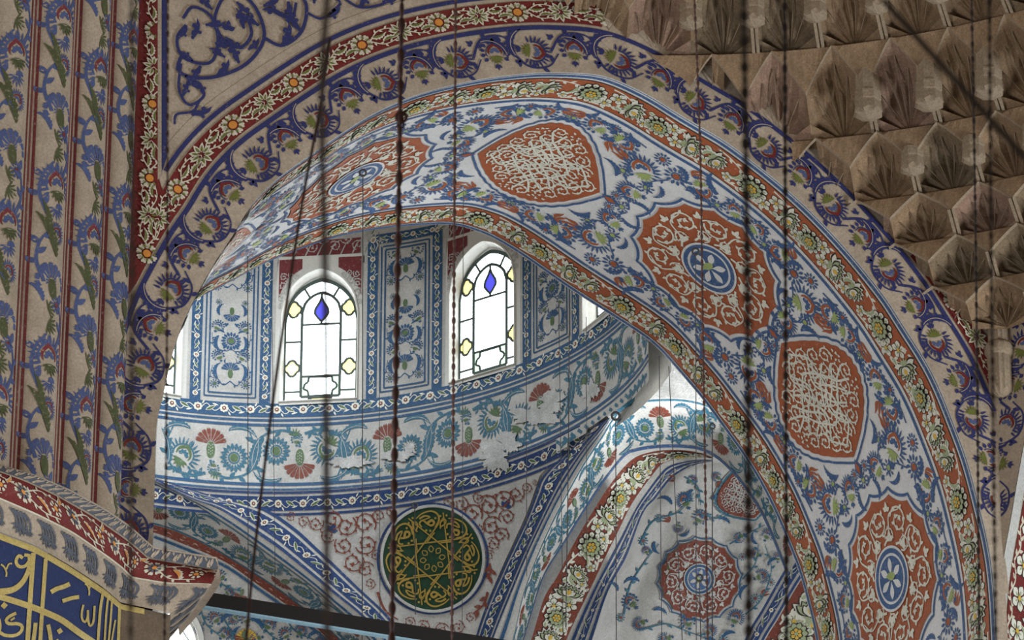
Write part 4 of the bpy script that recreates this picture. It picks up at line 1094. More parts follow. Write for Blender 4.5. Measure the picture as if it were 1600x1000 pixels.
# ---------------------------------------------------------------- left niche
nl = empty('arched_niche', tuple(D(np.array(360.), np.array(900.), .6)))
tag(nl, 'painted niche behind the cornice with teal carnation frieze above the dark beam', 'niche')
L1 = [(180, 725), (241, 753), (300, 783), (360, 821), (390, 842), (420, 864), (480, 908), (520, 942), (560, 978), (600, 1022), (650, 1085)]
L2 = [(160, 800), (240, 820), (279, 832), (330, 856), (390, 892), (435, 922), (462, 942), (500, 972), (540, 1010), (590, 1065)]
L3 = [(160, 812), (240, 832), (279, 847), (330, 868), (360, 883), (405, 915), (438, 938), (475, 966), (510, 996), (570, 1065)]
L0 = [(180, 722), (243, 750), (300, 779), (336, 793), (360, 806), (390, 826), (435, 857), (480, 893), (525, 930), (562, 960), (600, 1000), (660, 1075)]
sl0 = ribbon(L0, L1, -.06, -.02, 120, 4); niche_part(nl, 'fillet', sl0, 'plaster_cool', band_border(sl0.S, sl0.W, [(sl0.W*.55, sl0.W*.8, 'azure', 1)], 0, 120))
sl = ribbon(L1, L2, -.02, .55, 160, 12)
niche_part(nl, 'flower_frieze', sl, 'plaster_cool', frieze_on(sl, .75, 2.0), 'teal flower frieze with rust carnations', under=band_border(sl.S, sl.W, [(.02, .05, 'teal', 1), (sl.W-.05, sl.W-.015, 'teal', 1)], 0, 160))
sb = ribbon(L2, L3, .55, .6, 160, 4)
it = []
for i in range(int(sb.S/.2)): it += xf(saz('blush', 2, 1.1, .25, 5, 2), .1+i*.2+1j*sb.W*.5, sb.W*.33, -1.2 if i % 2 else -1.9, bool(i % 2))
niche_part(nl, 'vine_border', sb, 'rust', it, 'narrow brown border with pale vine', base=1)
l3, _ = smooth(np.array(L3, float), 70); low = l3.copy(); low[:, 1] = 1130
tt = np.linspace(0, 1, 30)[None, :, None]; GG = l3[:, None]*(1-tt)+low[:, None]*tt
def lnd(x, y): return .6+1.0*np.clip((np.asarray(y, float)-800-(np.asarray(x, float)-160)*.6)/150, 0, 1)
li = MB(); WC = (268, 1010); 
def in_win(x, y): return ((x-WC[0])/50)**2+((y-WC[1])/68)**2 < 1 or (abs(x-WC[0]) < 50 and y > WC[1])
li.grid(D(GG[..., 0], GG[..., 1], lnd(GG[..., 0], GG[..., 1])), 'plaster_cool', True)
PL = Pix(lambda x, y: lnd(x, y)-.02)
it = []
it += flip(stem([(x+1-1j*(y+7)) for x, y in L3[1:]], 'azure', 4, 1, 0, 40, False))
for x, y, s, r in ((343, 900, 12, 1), (358, 925, 10, -1), (335, 965, 13, .6), (352, 990, 12, -.8), (385, 965, 14, .2), (420, 975, 13, -.4), (445, 990, 12, .5), (400, 1000, 12, 2), (470, 985, 12, -.5), (500, 1005, 12, .4), (365, 968, 10, 2.4), (262, 870, 12, 0), (310, 985, 10, .5)):
    it += at_px(lotus(B='azure', R='rust', G='fern', spiky=x % 2 == 0), x, y, s, r)
for x, y, s, r in ((382, 990, 18, 0), (378, 925, 14, .1)): it += at_px(carnation('rust', 'fern', 8, 1.3, 'plaster_cool'), x, y, s, PI*.9)
it += at_px(carnation('yolk', 'fern', 9, 1.4), 385, 1006, 22, 0)
for x, y, s, r, mi in ((325, 955, 14, .3, 0), (345, 975, 15, -.5, 1), (410, 985, 15, .4, 0), (432, 965, 13, -.4, 1), (455, 975, 14, 1, 0), (365, 1000, 13, 0, 1), (300, 970, 12, .2, 0), (480, 1000, 13, -.6, 1)): it += at_px(saz('azure', 2.1, 1.5, .26, 8, 0), x, y, s, r, bool(mi))
for pts in ((312-948j, 322-975j, 345-995j), (345-960j, 360-985j, 372-1010j), (400-960j, 420-990j, 445-1005j), (440-955j, 460-985j, 490-1000j), (330-890j, 350-915j, 380-925j)): it += flip(stem(pts, 'teal', 2.6, 0, 6))
paint(li, PL, it, base=1)
o = li.build('half_dome'); adopt(nl, o)
# round-headed stained window low in the niche
WIN5 = empty('window_5', tuple(D(np.array(268.), np.array(1000.), 1.0))); WIN5['kind'] = 'structure'
def w5(scale, dz, m_, name, rings=None):
    a = np.linspace(0, PI, 25); o_ = [(WC[0]+46*scale*math.cos(t), WC[1]-62*scale*math.sin(t)) for t in a]; o_ = [(o_[0][0], 1100)]+o_+[(o_[-1][0], 1100)]
    return D(*np.array(o_).T, lnd(*np.array(o_).T)+dz)
fr = MB(); fr.grid(np.array([w5(1.12, -.04, 0, 0), w5(1.0, -.10, 0, 0), w5(.93, -.10, 0, 0), w5(.92, -.02, 0, 0), w5(.84, -.03, 0, 0), w5(.80, .0, 0, 0)]), 'frame_white', False); o = fr.build('window_frame'); adopt(WIN5, o)
gl = MB(); q = w5(.82, -.015, 0, 0); gl.add(q, [tuple(range(len(q)))], 'pane_white')
def p5(pts, dz): x, y = np.array(pts, float).T; return D(x, y, lnd(x, y)+dz)
gl.add(p5([(272, 1010), (280, 996), (290, 988), (294, 1000), (297, 1015)], -.03), [(0, 1, 2, 3, 4)], 'pane_cyan'); gl.add(p5([(262, 1012), (266, 996), (275, 992), (279, 998), (272, 1012)], -.03), [(0, 1, 2, 3, 4)], 'pane_cyan')
gl.add(p5([(258, 990), (266, 986), (270, 994), (262, 1002)], -.03), [(0, 1, 2, 3)], 'pane_yellow'); o = gl.build('window_glass'); adopt(WIN5, o)
cm = MB()
for pts in ([275-958j, 280-975j, 288-990j, 296-1002j], [292-968j, 284-985j, 272-1000j, 262-1015j], [262-985j, 274-992j, 284-988j], [270-1015j, 280-1000j, 290-1012j]): paint(cm, Pix(lambda x, y: lnd(x, y)-.04), [(q, 'came', l, k) for q, m, l, k in flip(stem(pts, 'came', 2.0, 0, 0, 12, False))])
o = cm.build('window_lead'); adopt(WIN5, o)

# ================================================================ FLUTED PIER, CORNICE, CALLIGRAPHY
T_ = on_Y(206., 420., 0.0); PR = 540*59/FPX; PH = R_(69.6)
PAX = T_-PR*(math.sin(PH)*RT-math.cos(PH)*FH); PAX[2] = 0
def pier_pt(a, z, r): return PAX+r[..., None]*(np.sin(a)[..., None]*RT-np.cos(a)[..., None]*FH)+z[..., None]*ZZ
PITCH = R_(9.07)
def zproj(px, py, a, r):
    lo, hi = 15., 40.
    for _ in range(50):
        m = (lo+hi)/2; y = proj(pier_pt(np.array(a), np.array(m), np.array(r)))[1]
        if y > py: lo = m
        else: hi = m
    return m
ZC = zproj(0, 727, R_(30), PR+60*59/FPX)
print('cornice z', ZC)
pier = empty('fluted_pier', (float(PAX[0]), float(PAX[1]), ZC))
tag(pier, 'huge round pier with painted convex flutes, at the left border above the cornice', 'pier')
ZP1 = 34.0
def lobe_items(H, w_, ph, narrow=1.0):
    it = []; c = w_/2; y = -ph; g = dict(B='periwinkle', R='oxblood', G='moss'); P = 2.16
    while y < H:
        def put(m, x, yy, s, r=0, mi=False):
            if 0.3 < y+yy < H-.3: it.extend([(q.real*narrow+c*(1-narrow)+1j*q.imag, mm, l, k) for q, mm, l, k in xf(m, c+x+1j*(y+yy), s, r, mi)])
        put(lotus(**g), .02, .3, .29, .2); put(jag('moss', 0, 7, .3, .9, 0), -.04, .72, .20, 1.2); put(saz('moss', 2.4, .55, .28, 10, 1), .06, -.62, .26, .35)
        put(saz('moss', 2.2, .5, .24, 9, 1), -.07, -.35, .2, .1)
        put(carnation('periwinkle', 'moss', 9, 1.7, None), .02, -1.02, .31, .15); put(lotus(**g), .05, -.30, .15, -.6); put(saz('periwinkle', 2, 1.2, .26, 8, 0), -.12, .95, .16, .3); put(jag('moss', 0, 6, .3, .9, 0), -.05, -1.28, .17, 2.0)
        put(sunflower('periwinkle', 'oxblood', 10), .10, .98, .12); put(jag('periwinkle', 0, 7, .3, .9, 0), .03, 0.02, .19, 0)
        for s, y0 in ((-1, -.95), (1, .45), (-1, -.1)):
            it.extend(x for x in stem([c+s*.10+1j*(y+y0), c+s*.19+1j*(y+y0+.25), c+s*.16+1j*(y+y0+.5), c+s*.04+1j*(y+y0+.68)], 'periwinkle', .045, 0, 5) if x[0].imag.min() > .1 and x[0].imag.max() < H)
        y += P
    return it
for k in range(12):
    a1 = PH-k*PITCH; a0 = a1-PITCH
    m_ = MB(); na = 25; t = np.linspace(0, 1, na)
    prof = np.where((t < .09) | (t > .91), 0.0, .0)+.13*np.clip(np.sin(PI*np.clip((t-.09)/.82, 0, 1)), 0, 1)**.6
    aa, zz = np.meshgrid(a0+(a1-a0)*t, np.linspace(ZC-.1, ZP1, 60), indexing='ij')
    P = pier_pt(aa, zz, PR+np.repeat(prof[:, None], 60, 1)-.05); W_ = PITCH*PR; sf = Surf(P, W_, ZP1-ZC+.1, CAM)
    rad_ = (P-PAX); rad_[..., 2] = 0; sf.N = np.where(np.sum(sf.N*rad_, axis=2, keepdims=True) < 0, -sf.N, sf.N)
    m_.grid(P, 'plaster_warm')
    if k < 6:
        y = np.linspace(0, sf.W, 60); it = []
        for x in (.052, W_-.052, .0):
            it.append((np.stack([x+.0+1j*y, x+.020+1j*y]), 'oxblood', 1, 's'))
        it += lobe_items(sf.W, W_, .25+.55*(k % 2)+.15*k, .85)
        paint(m_, sf, it)
    o = m_.build('flute'); adopt(pier, o)

# ---- cornice under the pier, turning into the impost of the arch
T0 = [(-90, 706), (-40, 715), (0, 726), (53, 741), (112, 766), (168, 797), (205, 823), (230, 846), (241, 855), (290, 863), (340, 871)]
T1 = [(-90, 716), (-40, 726), (0, 737), (34, 749), (84, 772), (140, 803), (196, 842), (218, 860), (232, 873), (285, 882), (340, 892)]
T2 = [(-90, 752), (-40, 764), (0, 780), (56, 804), (112, 832), (168, 871), (190, 888), (204, 902), (212, 904), (260, 912), (330, 914)]
T3 = [(-90, 802), (-40, 815), (0, 831), (56, 852), (112, 885), (160, 917), (180, 934), (188, 941), (196, 943), (230, 950), (266, 958)]
ZL = [ZC, ZC-.11, ZC-.37, ZC-.66]
def row(px, z, n=120):
    p = np.array(px, float); L = np.r_[0, np.cumsum(np.linalg.norm(np.diff(p, axis=0), axis=1))]
    s = np.linspace(0, L[-1], n); x = np.interp(s, L, p[:, 0]); y = np.interp(s, L, p[:, 1])
    q = np.array(list(zip(x, y))); q = blur1(q, 2); return on_Z(q[:, 0], q[:, 1], z)
# parametrised by matching keys so corners line up
def rowk(px, z, per=12):
    p = np.array(px, float); out = []
    for i in range(len(p)-1):
        for j in range(per): out.append(p[i]+(p[i+1]-p[i])*j/per)
    out.append(p[-1]); q = blur1(np.array(out), 5); return on_Z(q[:, 0], q[:, 1], z)
R0, R1, R2, R3 = [rowk(t, z) for t, z in zip((T0, T1, T2, T3), ZL)]
cor = empty('cornice', tuple(R2[60])); tag(cor, 'curved cornice with red flower band and grey leaf bands below the fluted pier', 'cornice')
def add_ret(R, dy=1.6): return np.vstack([R, R[-1:]+np.array([.05, dy*.5, 0]), R[-1:]+np.array([.05, dy, 0])])
rows_ = [R0+FH*.75+ZZ*.03, R0+FH*.02+ZZ*.012, R0]
m_ = MB(); m_.grid(np.array([add_ret(r) for r in rows_]), 'plaster_warm'); o = m_.build('ledge'); adopt(cor, o)
def mould(Ra, Rb, bulge, nrow=9, drop=0):
    out = []
    for i in range(nrow):
        t = i/(nrow-1); p = Ra*(1-t)+Rb*t; b = math.sin(PI*t)*bulge; nrm = -FH*.9+RT*.25
        out.append(add_ret(p+nrm*b))
    return np.array(out)
def mould_part(name, Ra, Rb, bulge, ground, maker, lab=None, extra=None):
    P = mould(Ra, Rb, bulge); P = np.swapaxes(P, 0, 1)
    L_ = float(np.linalg.norm(np.diff(P[:, 4], axis=0), axis=1).sum()); W_ = float(np.linalg.norm(np.diff(P, axis=1), axis=2).sum(1).mean())
    # even length coordinate
    l = np.r_[0, np.cumsum(np.linalg.norm(np.diff(P[:, 4], axis=0), axis=1))]; ui = np.interp(np.linspace(0, l[-1], 220), l, np.arange(len(l))); i0 = np.minimum(ui.astype(int), len(l)-2); f = (ui-i0)[:, None, None]
    P = P[i0]*(1-f)+P[i0+1]*f
    sf = Surf(P, L_, W_, CAM-np.array([0, 0, 0])); m_ = MB(); m_.grid(P, ground); paint(m_, sf, maker(sf)); o = m_.build(name); adopt(cor, o)
    if lab: o['label'] = lab
    return sf
def leaf_strip(sf):
    xx = np.linspace(0, sf.S, 200); it = [(np.stack([xx+1j*sf.W*.12, xx+1j*sf.W*.92]), 'slate', 0, 's')]; x = .1; i = 0
    while x < sf.S-.1:
        up_d = 1 if i % 2 else -1
        it += leaf('plaster_warm', sf.W*.72, sf.W*.10, x+1j*sf.W*(.5-up_d*.40), up_d*PI/2+.25, 1)+leaf('plaster_warm', sf.W*.35, sf.W*.07, x+sf.W*.2+1j*sf.W*(.5-up_d*.40), up_d*PI/2-.5, 1); x += sf.W*.40; i += 1
    return it
def red_flowers(sf):
    it = [(np.stack([x+1j*sf.W*a, x+1j*sf.W*b]), m, 1, 's') for x in [np.linspace(0, sf.S, 200)] for a, b, m in ((.0, .06, 'plaster_warm'), (.95, 1, 'ivory'))]
    x = .2; h = sf.W/2; i = 0
    while x < sf.S:
        c = x+1j*h
        it += xf(daisy('ivory', 'slate', 8), c, h*.62)+xf(daisy('slate', 'amber', 8), c, h*.40, lay=2)
        it += xf(saz('ivory', 2.2, 1.2, .36, 6, 1), x+h*1.0+1j*h*.9, h*.55, -1.2)+xf(saz('amber', 1.9, 1.2, .22, 5, 2), x+h*1.05+1j*h*.95, h*.5, -1.2)
        it += xf(daisy('ivory', 'amber', 7), x+h*2.5+1j*h*1.1, h*.42, lay=1)+xf(saz('ivory', 2.2, 1.1, .34, 6, 1), x+h*2.8+1j*h*.7, h*.45, -2.0, True)+xf(saz('amber', 1.8, 1.1, .2, 5, 2), x+h*2.85+1j*h*.75, h*.42, -2.0, True)
        it += stem([c, x+h*1.6+1j*h*.4, x+h*2.5+1j*h*.5, x+h*4+1j*h*.8], 'ivory', .02, 1, 7)+stem([c, x+h*1.2+1j*h*1.6, x+h*2.6+1j*h*1.6], 'ivory', .02, 1, 6)
        x += h*4.1; i += 1
    return it
def palm_row(sf):
    it = []; x = .12
    while x < sf.S-.1:
        for j in range(5):
            it += saz_at(x+.05*j, sf.W*.10, sf.W*.72-.02*abs(j-2), 'slate')
        it += xf(jag('slate', 1, 7, .35, 1.0, 0, 1.15), x+.10+1j*sf.W*.42, sf.W*.50, PI)+xf(jag('slate', 1, 6, .3, .9, 0, .9), x+.22+1j*sf.W*.52, sf.W*.36, PI); x += .40
    return it
def saz_at(x, y0, L_, m):
    return [(q, mm, l, k) for q, mm, l, k in strip(curve([x-.05+1j*y0, x+.03+1j*(y0+L_*.25), x+.05+1j*(y0+L_*.6), x+.03+1j*(y0+L_)], 12), np.array([.03]*8+[.026, .02, .012, .004]), m, 1)]
mould_part('leaf_band', R0, R1, .0, 'plaster_warm', leaf_strip, 'narrow grey leaf band')
mould_part('flower_band', R1, R2, .07, 'crimson', red_flowers, 'red band with white and amber flowers')
mould_part('palmette_band', R2, R3, -.04, 'plaster_warm', palm_row, 'hollow band of grey hanging leaves')
# pier shaft below: blue calligraphy panel, stone return
kc = 7*12
def extr(R, z1, n=40): return np.stack([np.concatenate([R[:, :2], np.full((len(R), 1), 0)+z], 1) for z in np.linspace(R[0, 2], z1, n)], 1)
Rin = R3+FH*.05
PL_ = extr(Rin[:kc+1], ZC-4.6); PRt = extr(np.vstack([Rin[kc:], Rin[-1:]+np.array([0, 1.2, 0])]), ZC-4.6)
m_ = MB(); m_.grid(PRt, 'stone_pier', False); sr = Surf(PRt, 1.0, 4.0, CAM)
t = np.linspace(0, .60, 30); paint(m_, sr, [(np.stack([t+0j, t+.065j]), 'gold', 1, 's')])
shaft = empty('pier_shaft', tuple(PRt[0, -1])); tag(shaft, 'pier shaft below the cornice with blue calligraphy and bare dark stone', 'pier')
o = m_.build('stone_face'); adopt(shaft, o); o['label'] = 'dark grey brown bare stone'
m_ = MB(); m_.grid(PL_, 'panel_blue', True)
SLp = float(np.linalg.norm(np.diff(Rin[:kc+1], axis=0), axis=1).sum())
l = np.r_[0, np.cumsum(np.linalg.norm(np.diff(PL_[:, 0], axis=0), axis=1))]; ui = np.interp(np.linspace(0, l[-1], 160), l, np.arange(len(l))); i0 = np.minimum(ui.astype(int), len(l)-2); f = (ui-i0)[:, None, None]
PLe = PL_[i0]*(1-f)+PL_[i0+1]*f; HP = R3[0, 2]-(ZC-4.6); pan = Surf(PLe, SLp, HP, CAM)
tx, ty = proj(PLe[:, 0]); ss = np.linspace(0, SLp, 160)
dep = (PLe[:, 0]-CAM)@FW; ppm = FPX*math.cos(THETA)/dep
class Panel:
    def __call__(s, x, y, h=0.0):
        u = np.interp(x, tx, ss); w_ = (np.asarray(y)-np.interp(x, tx, ty))/np.interp(x, tx, ppm); return pan(u, np.maximum(w_, 0), h)
t = np.linspace(0, SLp, 160); paint(m_, pan, [(np.stack([t+0j, t+.075j]), 'gold', 1, 's')])
y = np.linspace(0, HP, 30); paint(m_, pan, [(np.stack([SLp-.07+1j*y, SLp+1j*y]), 'gold', 1, 's')])
pp = Panel(); it = []
# strokes follow the gilt writing: pixel centre lines and widths
ST = [([(36, 872), (30, 868), (26, 876), (30, 884), (40, 884), (47, 874), (45, 868), (38, 867)], 5), ([(45, 866), (47, 880), (44, 895), (36, 910), (22, 920), (0, 922), (-20, 915)], [5, 6, 7, 8, 9, 10, 8, 5]),
      ([(3, 881), (8, 885), (12, 893), (12, 900)], 2.5), ([(11, 890), (15, 881), (20, 880)], 2.5),
      ([(52, 864), (51, 900), (50, 950), (49, 1010)], 7), ([(71, 873), (70, 910), (69, 950), (68, 1010)], 6),
      ([(-20, 925), (10, 932), (50, 945), (75, 955), (100, 967), (125, 985), (150, 1002)], 9),
      ([(81, 924), (90, 919), (100, 916), (109, 912)], [7, 7, 7, 7]), ([(99, 938), (108, 935), (116, 933), (124, 932)], [6, 6, 6, 6]),
      ([(132, 912), (136, 915), (139, 922), (139, 930)], 2.5), ([(138, 922), (141, 914), (144, 914)], 2.5),
      ([(131, 944), (129, 956), (130, 966), (135, 970), (138, 962), (138, 952)], 3.2), ([(138, 952), (139, 966), (142, 976), (147, 970), (148, 946)], 3.4),
      ([(160, 925), (157, 950), (156, 975), (155, 1005)], 4.2), ([(168, 930), (166, 960), (165, 1005)], 3), ([(174, 936), (173, 965), (171, 1005)], 3), ([(180, 968), (177, 990), (175, 1008)], 2.5),
      ([(30, 955), (20, 960), (15, 966), (20, 971), (32, 971), (40, 975), (38, 984), (28, 989), (14, 988), (4, 982)], 5), ([(28, 962), (22, 966)], 3), ([(-4, 960), (3, 965), (5, 978), (0, 990), (-10, 996)], 7),
      ([(8, 941), (14, 946)], 8), ([(-4, 946), (2, 950)], 7), ([(60, 970), (59, 985), (57, 1005)], 6), ([(79, 973), (83, 990), (86, 1010)], 6), ([(95, 980), (99, 986)], 7), ([(92, 996), (97, 1004)], 6),
      ([(92, 1002), (112, 1006), (130, 1014)], 6), ([(-30, 890), (-20, 875), (-12, 872)], 6)]
for pts, wd in ST:
    c = curve([x+1j*y for x, y in pts], 26); wdd = np.interp(np.linspace(0, 1, 26), np.linspace(0, 1, len(np.atleast_1d(wd))), np.atleast_1d(wd))*1.0
    it += strip(c, wdd, 'gold', 1)
paint(m_, pp, it, base=1)
o = m_.build('calligraphy_panel'); adopt(shaft, o); o['label'] = 'dark blue panel with gold calligraphy and gold edges'

# ---- iron tie beam
m_ = MB()
b0 = on_Y(300., 921., 1.2); b1 = on_Y(1330., 921.+1030*.165, 1.2); b1[2] = b0[2]
def box(mb_, a, b, h, dpt, m, dz=0):
    V = [];
    for p in (a, b):
        for yy in (0, dpt):
            for zz in (0, -h): V.append(p+np.array([0, yy, dz+zz]))
    mb_.add(V, [(0, 1, 3, 2), (4, 6, 7, 5), (0, 4, 5, 1), (2, 3, 7, 6), (0, 2, 6, 4), (1, 5, 7, 3)], m)
slope_ = proj(b1)[1]-proj(b0)[1]; print('beam slope', slope_/1030)
beam = empty('tie_beam', tuple(b0)); tag(beam, 'long black tie beam with pale blue lower edge crossing the bottom', 'beam')
box(m_, b0, b1, .175, .05, 'beam_dark'); o = m_.build('beam_body'); adopt(beam, o)
m_ = MB(); box(m_, b0+np.array([0, -.006, -.176]), b1+np.array([0, -.006, -.176]), .022, .07, 'beam_blue'); o = m_.build('lower_edge'); adopt(beam, o); o['label'] = 'pale blue lower edge'

# ================================================================ MUQARNAS PENDENTIVE
zig = np.array([(930, 38), (1068, 100), (1180, 178), (1252, 262), (1342, 330), (1425, 405), (1480, 480), (1540, 570)], float)
zp = on_Y(zig[:, 0], zig[:, 1], 0.0); A3 = np.c_[2*zp[:, 0], 2*zp[:, 2], np.ones(len(zp))]; sol = np.linalg.lstsq(A3, zp[:, 0]**2+zp[:, 2]**2, rcond=None)[0]
QX, QZ = sol[0], sol[1]; RHO = math.sqrt(sol[2]+QX**2+QZ**2); QY = -8.0; RS = math.hypot(RHO, QY); Q = np.array([QX, QY, 0])
print('muqarnas circle', QX, QZ, RHO, RS)
def rh(z): return math.sqrt(max(.1, RS**2-(z-QZ)**2))
def qp(a, z, r): return Q+r*np.array([math.sin(a), math.cos(a), 0])+ZZ*z
def sph(px, py):
    r = ray(float(px), float(py)); o = CAM-np.array([QX, QY, QZ]); b = o@r; a = r@r; c = o@o-RS**2; t = (-b+math.sqrt(b*b-a*c))/a; return CAM+r*t
ylev = [530, 460, 385, 310, 205, 60, -85, -230]
zl = [sph(1420, y)[2] for y in ylev]; print('tiers', zl)
pa = sph(1420, 205); al0 = math.atan2(pa[0]-QX, pa[1]-QY)
muq = empty('muqarnas', tuple(sph(1450, 100))); tag(muq, 'sand coloured stone stalactite vaulting filling the upper right corner', 'muqarnas')
rnd = random.Random(3)
def pendant(a, z0, z1, r, rad=.13, n=8):
    m_ = MB(); c = qp(a, 0, r); rows = []
    for z, s in ((z1, .95), (z0+.34, .95), (z0+.33, 1.05), (z0+.22, 1.05), (z0+.2, 1.0), (z0+.10, 1.12), (z0+.03, .95), (z0, .45), (z0-.02, .02)):
        rr = []
        for i in range(n*2+1):
            t_ = 2*PI*i/(n*2); k = 1.0 if i % 2 == 0 else .90
            dz = -.05 if (i % 2 == 0 and s > 1.1) else 0
            rr.append(c+np.array([math.cos(t_), math.sin(t_), 0])*rad*s*k+ZZ*(z+dz))
        rows.append(rr)
    m_.grid(np.array(rows), 'stone_light', False)
    # carved chevrons near the tip
    o = m_.build('pendant'); adopt(muq, o)
for k in range(len(zl)-1):
    z0, z1 = zl[k], zl[k+1]; H = z1-z0; rb, rt = rh(z0), rh(z1)
    dal = .80/rb; off = al0+(dal/2 if k % 2 else 0)
    al0k = al0
    if k in (4, 5): off = al0 if k == 4 else al0+dal*.42
    for j in range(-9, 10):
        ac = off+j*dal; hw = dal/2
        if ac > PI/2+.5: continue
        m_ = MB()
        B = qp(ac, z0+.03*H, rb-.02+.12)
        nr_ = 10; rim = []; midr = []
        for i in range(nr_+1):
            t = i/nr_; a = ac-hw+2*hw*t; kx = abs(2*t-1); zz = z0+H*(.46+.51*(1-kx**1.15))
            rr = rh(zz)-.10-.06*kx
            rim.append(qp(a, zz, rr))
            dz = (.08 if i % 2 else .22)
            zm = z0+H*(.25+.42*(1-kx**1.1)); midr.append(qp(ac+(a-ac)*.80, zm, rh(zm)+dz+.10*(1-kx)))
        # fan facets
        V = [B]+midr+rim; n1 = nr_+1
        F = [(0, 1+i, 2+i) for i in range(nr_)]+[(1+i, 1+n1+i, 2+n1+i, 2+i) for i in range(nr_)]
        # raised arris round the arch
        rim2 = [p+(Q-p)*np.array([1, 1, 0])*.004+ZZ*.018 for p in rim]; b_ = len(V); V += rim2; F += [(1+n1+i, b_+i, b_+i+1, 2+n1+i) for i in range(nr_)]
        tp = [qp(ac-hw+2*hw*i/nr_, z1, rt-.07) for i in range(nr_+1)]; c_ = len(V); V += tp; F += [(b_+i, c_+i, c_+i+1, b_+i+1) for i in range(nr_)]
        # ledge back under the next tier
        tl = [qp(ac-hw+2*hw*i/nr_, z1+.01, rt+.20) for i in range(nr_+1)]; d_ = len(V); V += tl; F += [(c_+i, d_+i, d_+i+1, c_+i+1) for i in range(nr_)]
        # foot of the cell: the two lower triangles on each side
        for s, e in ((0, 1), (nr_, -1)):
            a = ac-hw if s == 0 else ac+hw; q = len(V); V += [qp(a, z0, rb-.02), qp(a, z0+H*.2, rh(z0+H*.2)-.02), qp(ac, z0-.01, rb+.1)]
            F += [(0, q+1, 1+s), (0, q, q+1), (q+1, 1+n1+s, 1+s), (0, q+2, q)]
        V = np.array(V); F = [f for f in F if V[list(f)][:, 1].min() < .02 and V[list(f)][:, 1].mean() < -.01]
        if len(F) < 6: continue
        # thin moulded strips between cells
        nf = len(F)
        Fa = [f for f in F if 0 in f or max(f) < 1+n1*2]; m_.add(V, Fa, rnd.choice(['stone', 'stone', 'stone_rose', 'stone_dark'])); Fr = [f for f in F if f not in Fa and max(f) < c_]; m_.add(V, Fr, 'stone_light'); m_.add(V, [f for f in F if f not in Fa and f not in Fr], 'stone')
        for s in (-1, 1):
            a = ac+s*hw*.93
            p0, p1 = qp(a, z0, rb-.05), qp(a, z0+H*.45, rh(z0+H*.45)-.20)
            if p0[1] < -.25:
                tn_ = np.array([math.cos(a), -math.sin(a), 0])*.018; rd_ = np.array([math.sin(a), math.cos(a), 0])*-.03
                p0_ = qp(ac+s*hw, z0, rb-.02); m_.add([p0_, p0+tn_, p0+tn_+rd_, p0-tn_+rd_, p1-tn_, p1+tn_, p1+tn_+rd_, p1-tn_+rd_], [(0, 1, 5, 4), (1, 2, 6, 5), (2, 3, 7, 6), (3, 0, 4, 7), (0, 3, 2, 1)], 'stone_light')
        # carved rays of the fan
        for i in range(1, nr_, 2):
            p0, p1 = B, midr[i]+(rim[i]-midr[i])*.6; dd = p1-p0; s_ = np.cross(dd, FW); s_ *= .008/np.linalg.norm(s_)
            if p1[1] < -.1: m_.add([p0, p1-s_, p1-FW*.03, p1+s_], [(0, 1, 2), (0, 2, 3)], 'stone_light')
        ap = ac-hw; zz0 = z0+H*.30
        pz = rh(z0+H*.35)-.20; pp_ = qp(ap, zz0, pz)
        m_.weld(); o = m_.build('niche'); adopt(muq, o)
        if k >= 3 and pp_[1] < -.55:
            long_ = (k == 4)
            pendant(ap, z0+(-.02 if long_ else .20)*H, z0+H*(.98 if long_ else .62), pz-(.05 if long_ else 0), .165 if long_ else .14)
# colonette in the corner under the muqarnas
cz = [on_Y(1560., y, -.12) for y in (470, 540, 558, 620)]
col = empty('corner_colonette', tuple(cz[3])); tag(col, 'short ribbed stone colonette in the corner between two red flower bands', 'colonette')
def lathe(name, owner, c, prof, m, flutes=12, amp=.12):
    rows = []
    for z, r in prof: rows.append([c+np.array([math.cos(t_), math.sin(t_), 0])*r*(1-amp*(abs(math.sin(t_*flutes/2))**.7))+ZZ*(z-c[2]) for t_ in np.linspace(0, 2*PI, flutes*6+1)])
    m_ = MB(); m_.grid(np.array(rows), m); o = m_.build(name); adopt(owner, o)
c = cz[1]; z540, z558, z620, z470 = cz[1][2], cz[2][2], cz[3][2], cz[0][2]
lathe('shaft', col, c, [(z558+.01, .145), (z620+.08, .140), (z620+.03, .10), (z620, .01)], 'stone_light')
lathe('capital', col, c, [(z540+.02, .02), (z540+.02, .15), (z540-.02, .175), (z558+.05, .175), (z558, .15), (z558-.01, .02)], 'stone_light', 12, .05)
lathe('upper_shaft', col, c, [(z470, .12), (z540+.02, .125)], 'stone_light')
wr_ = None

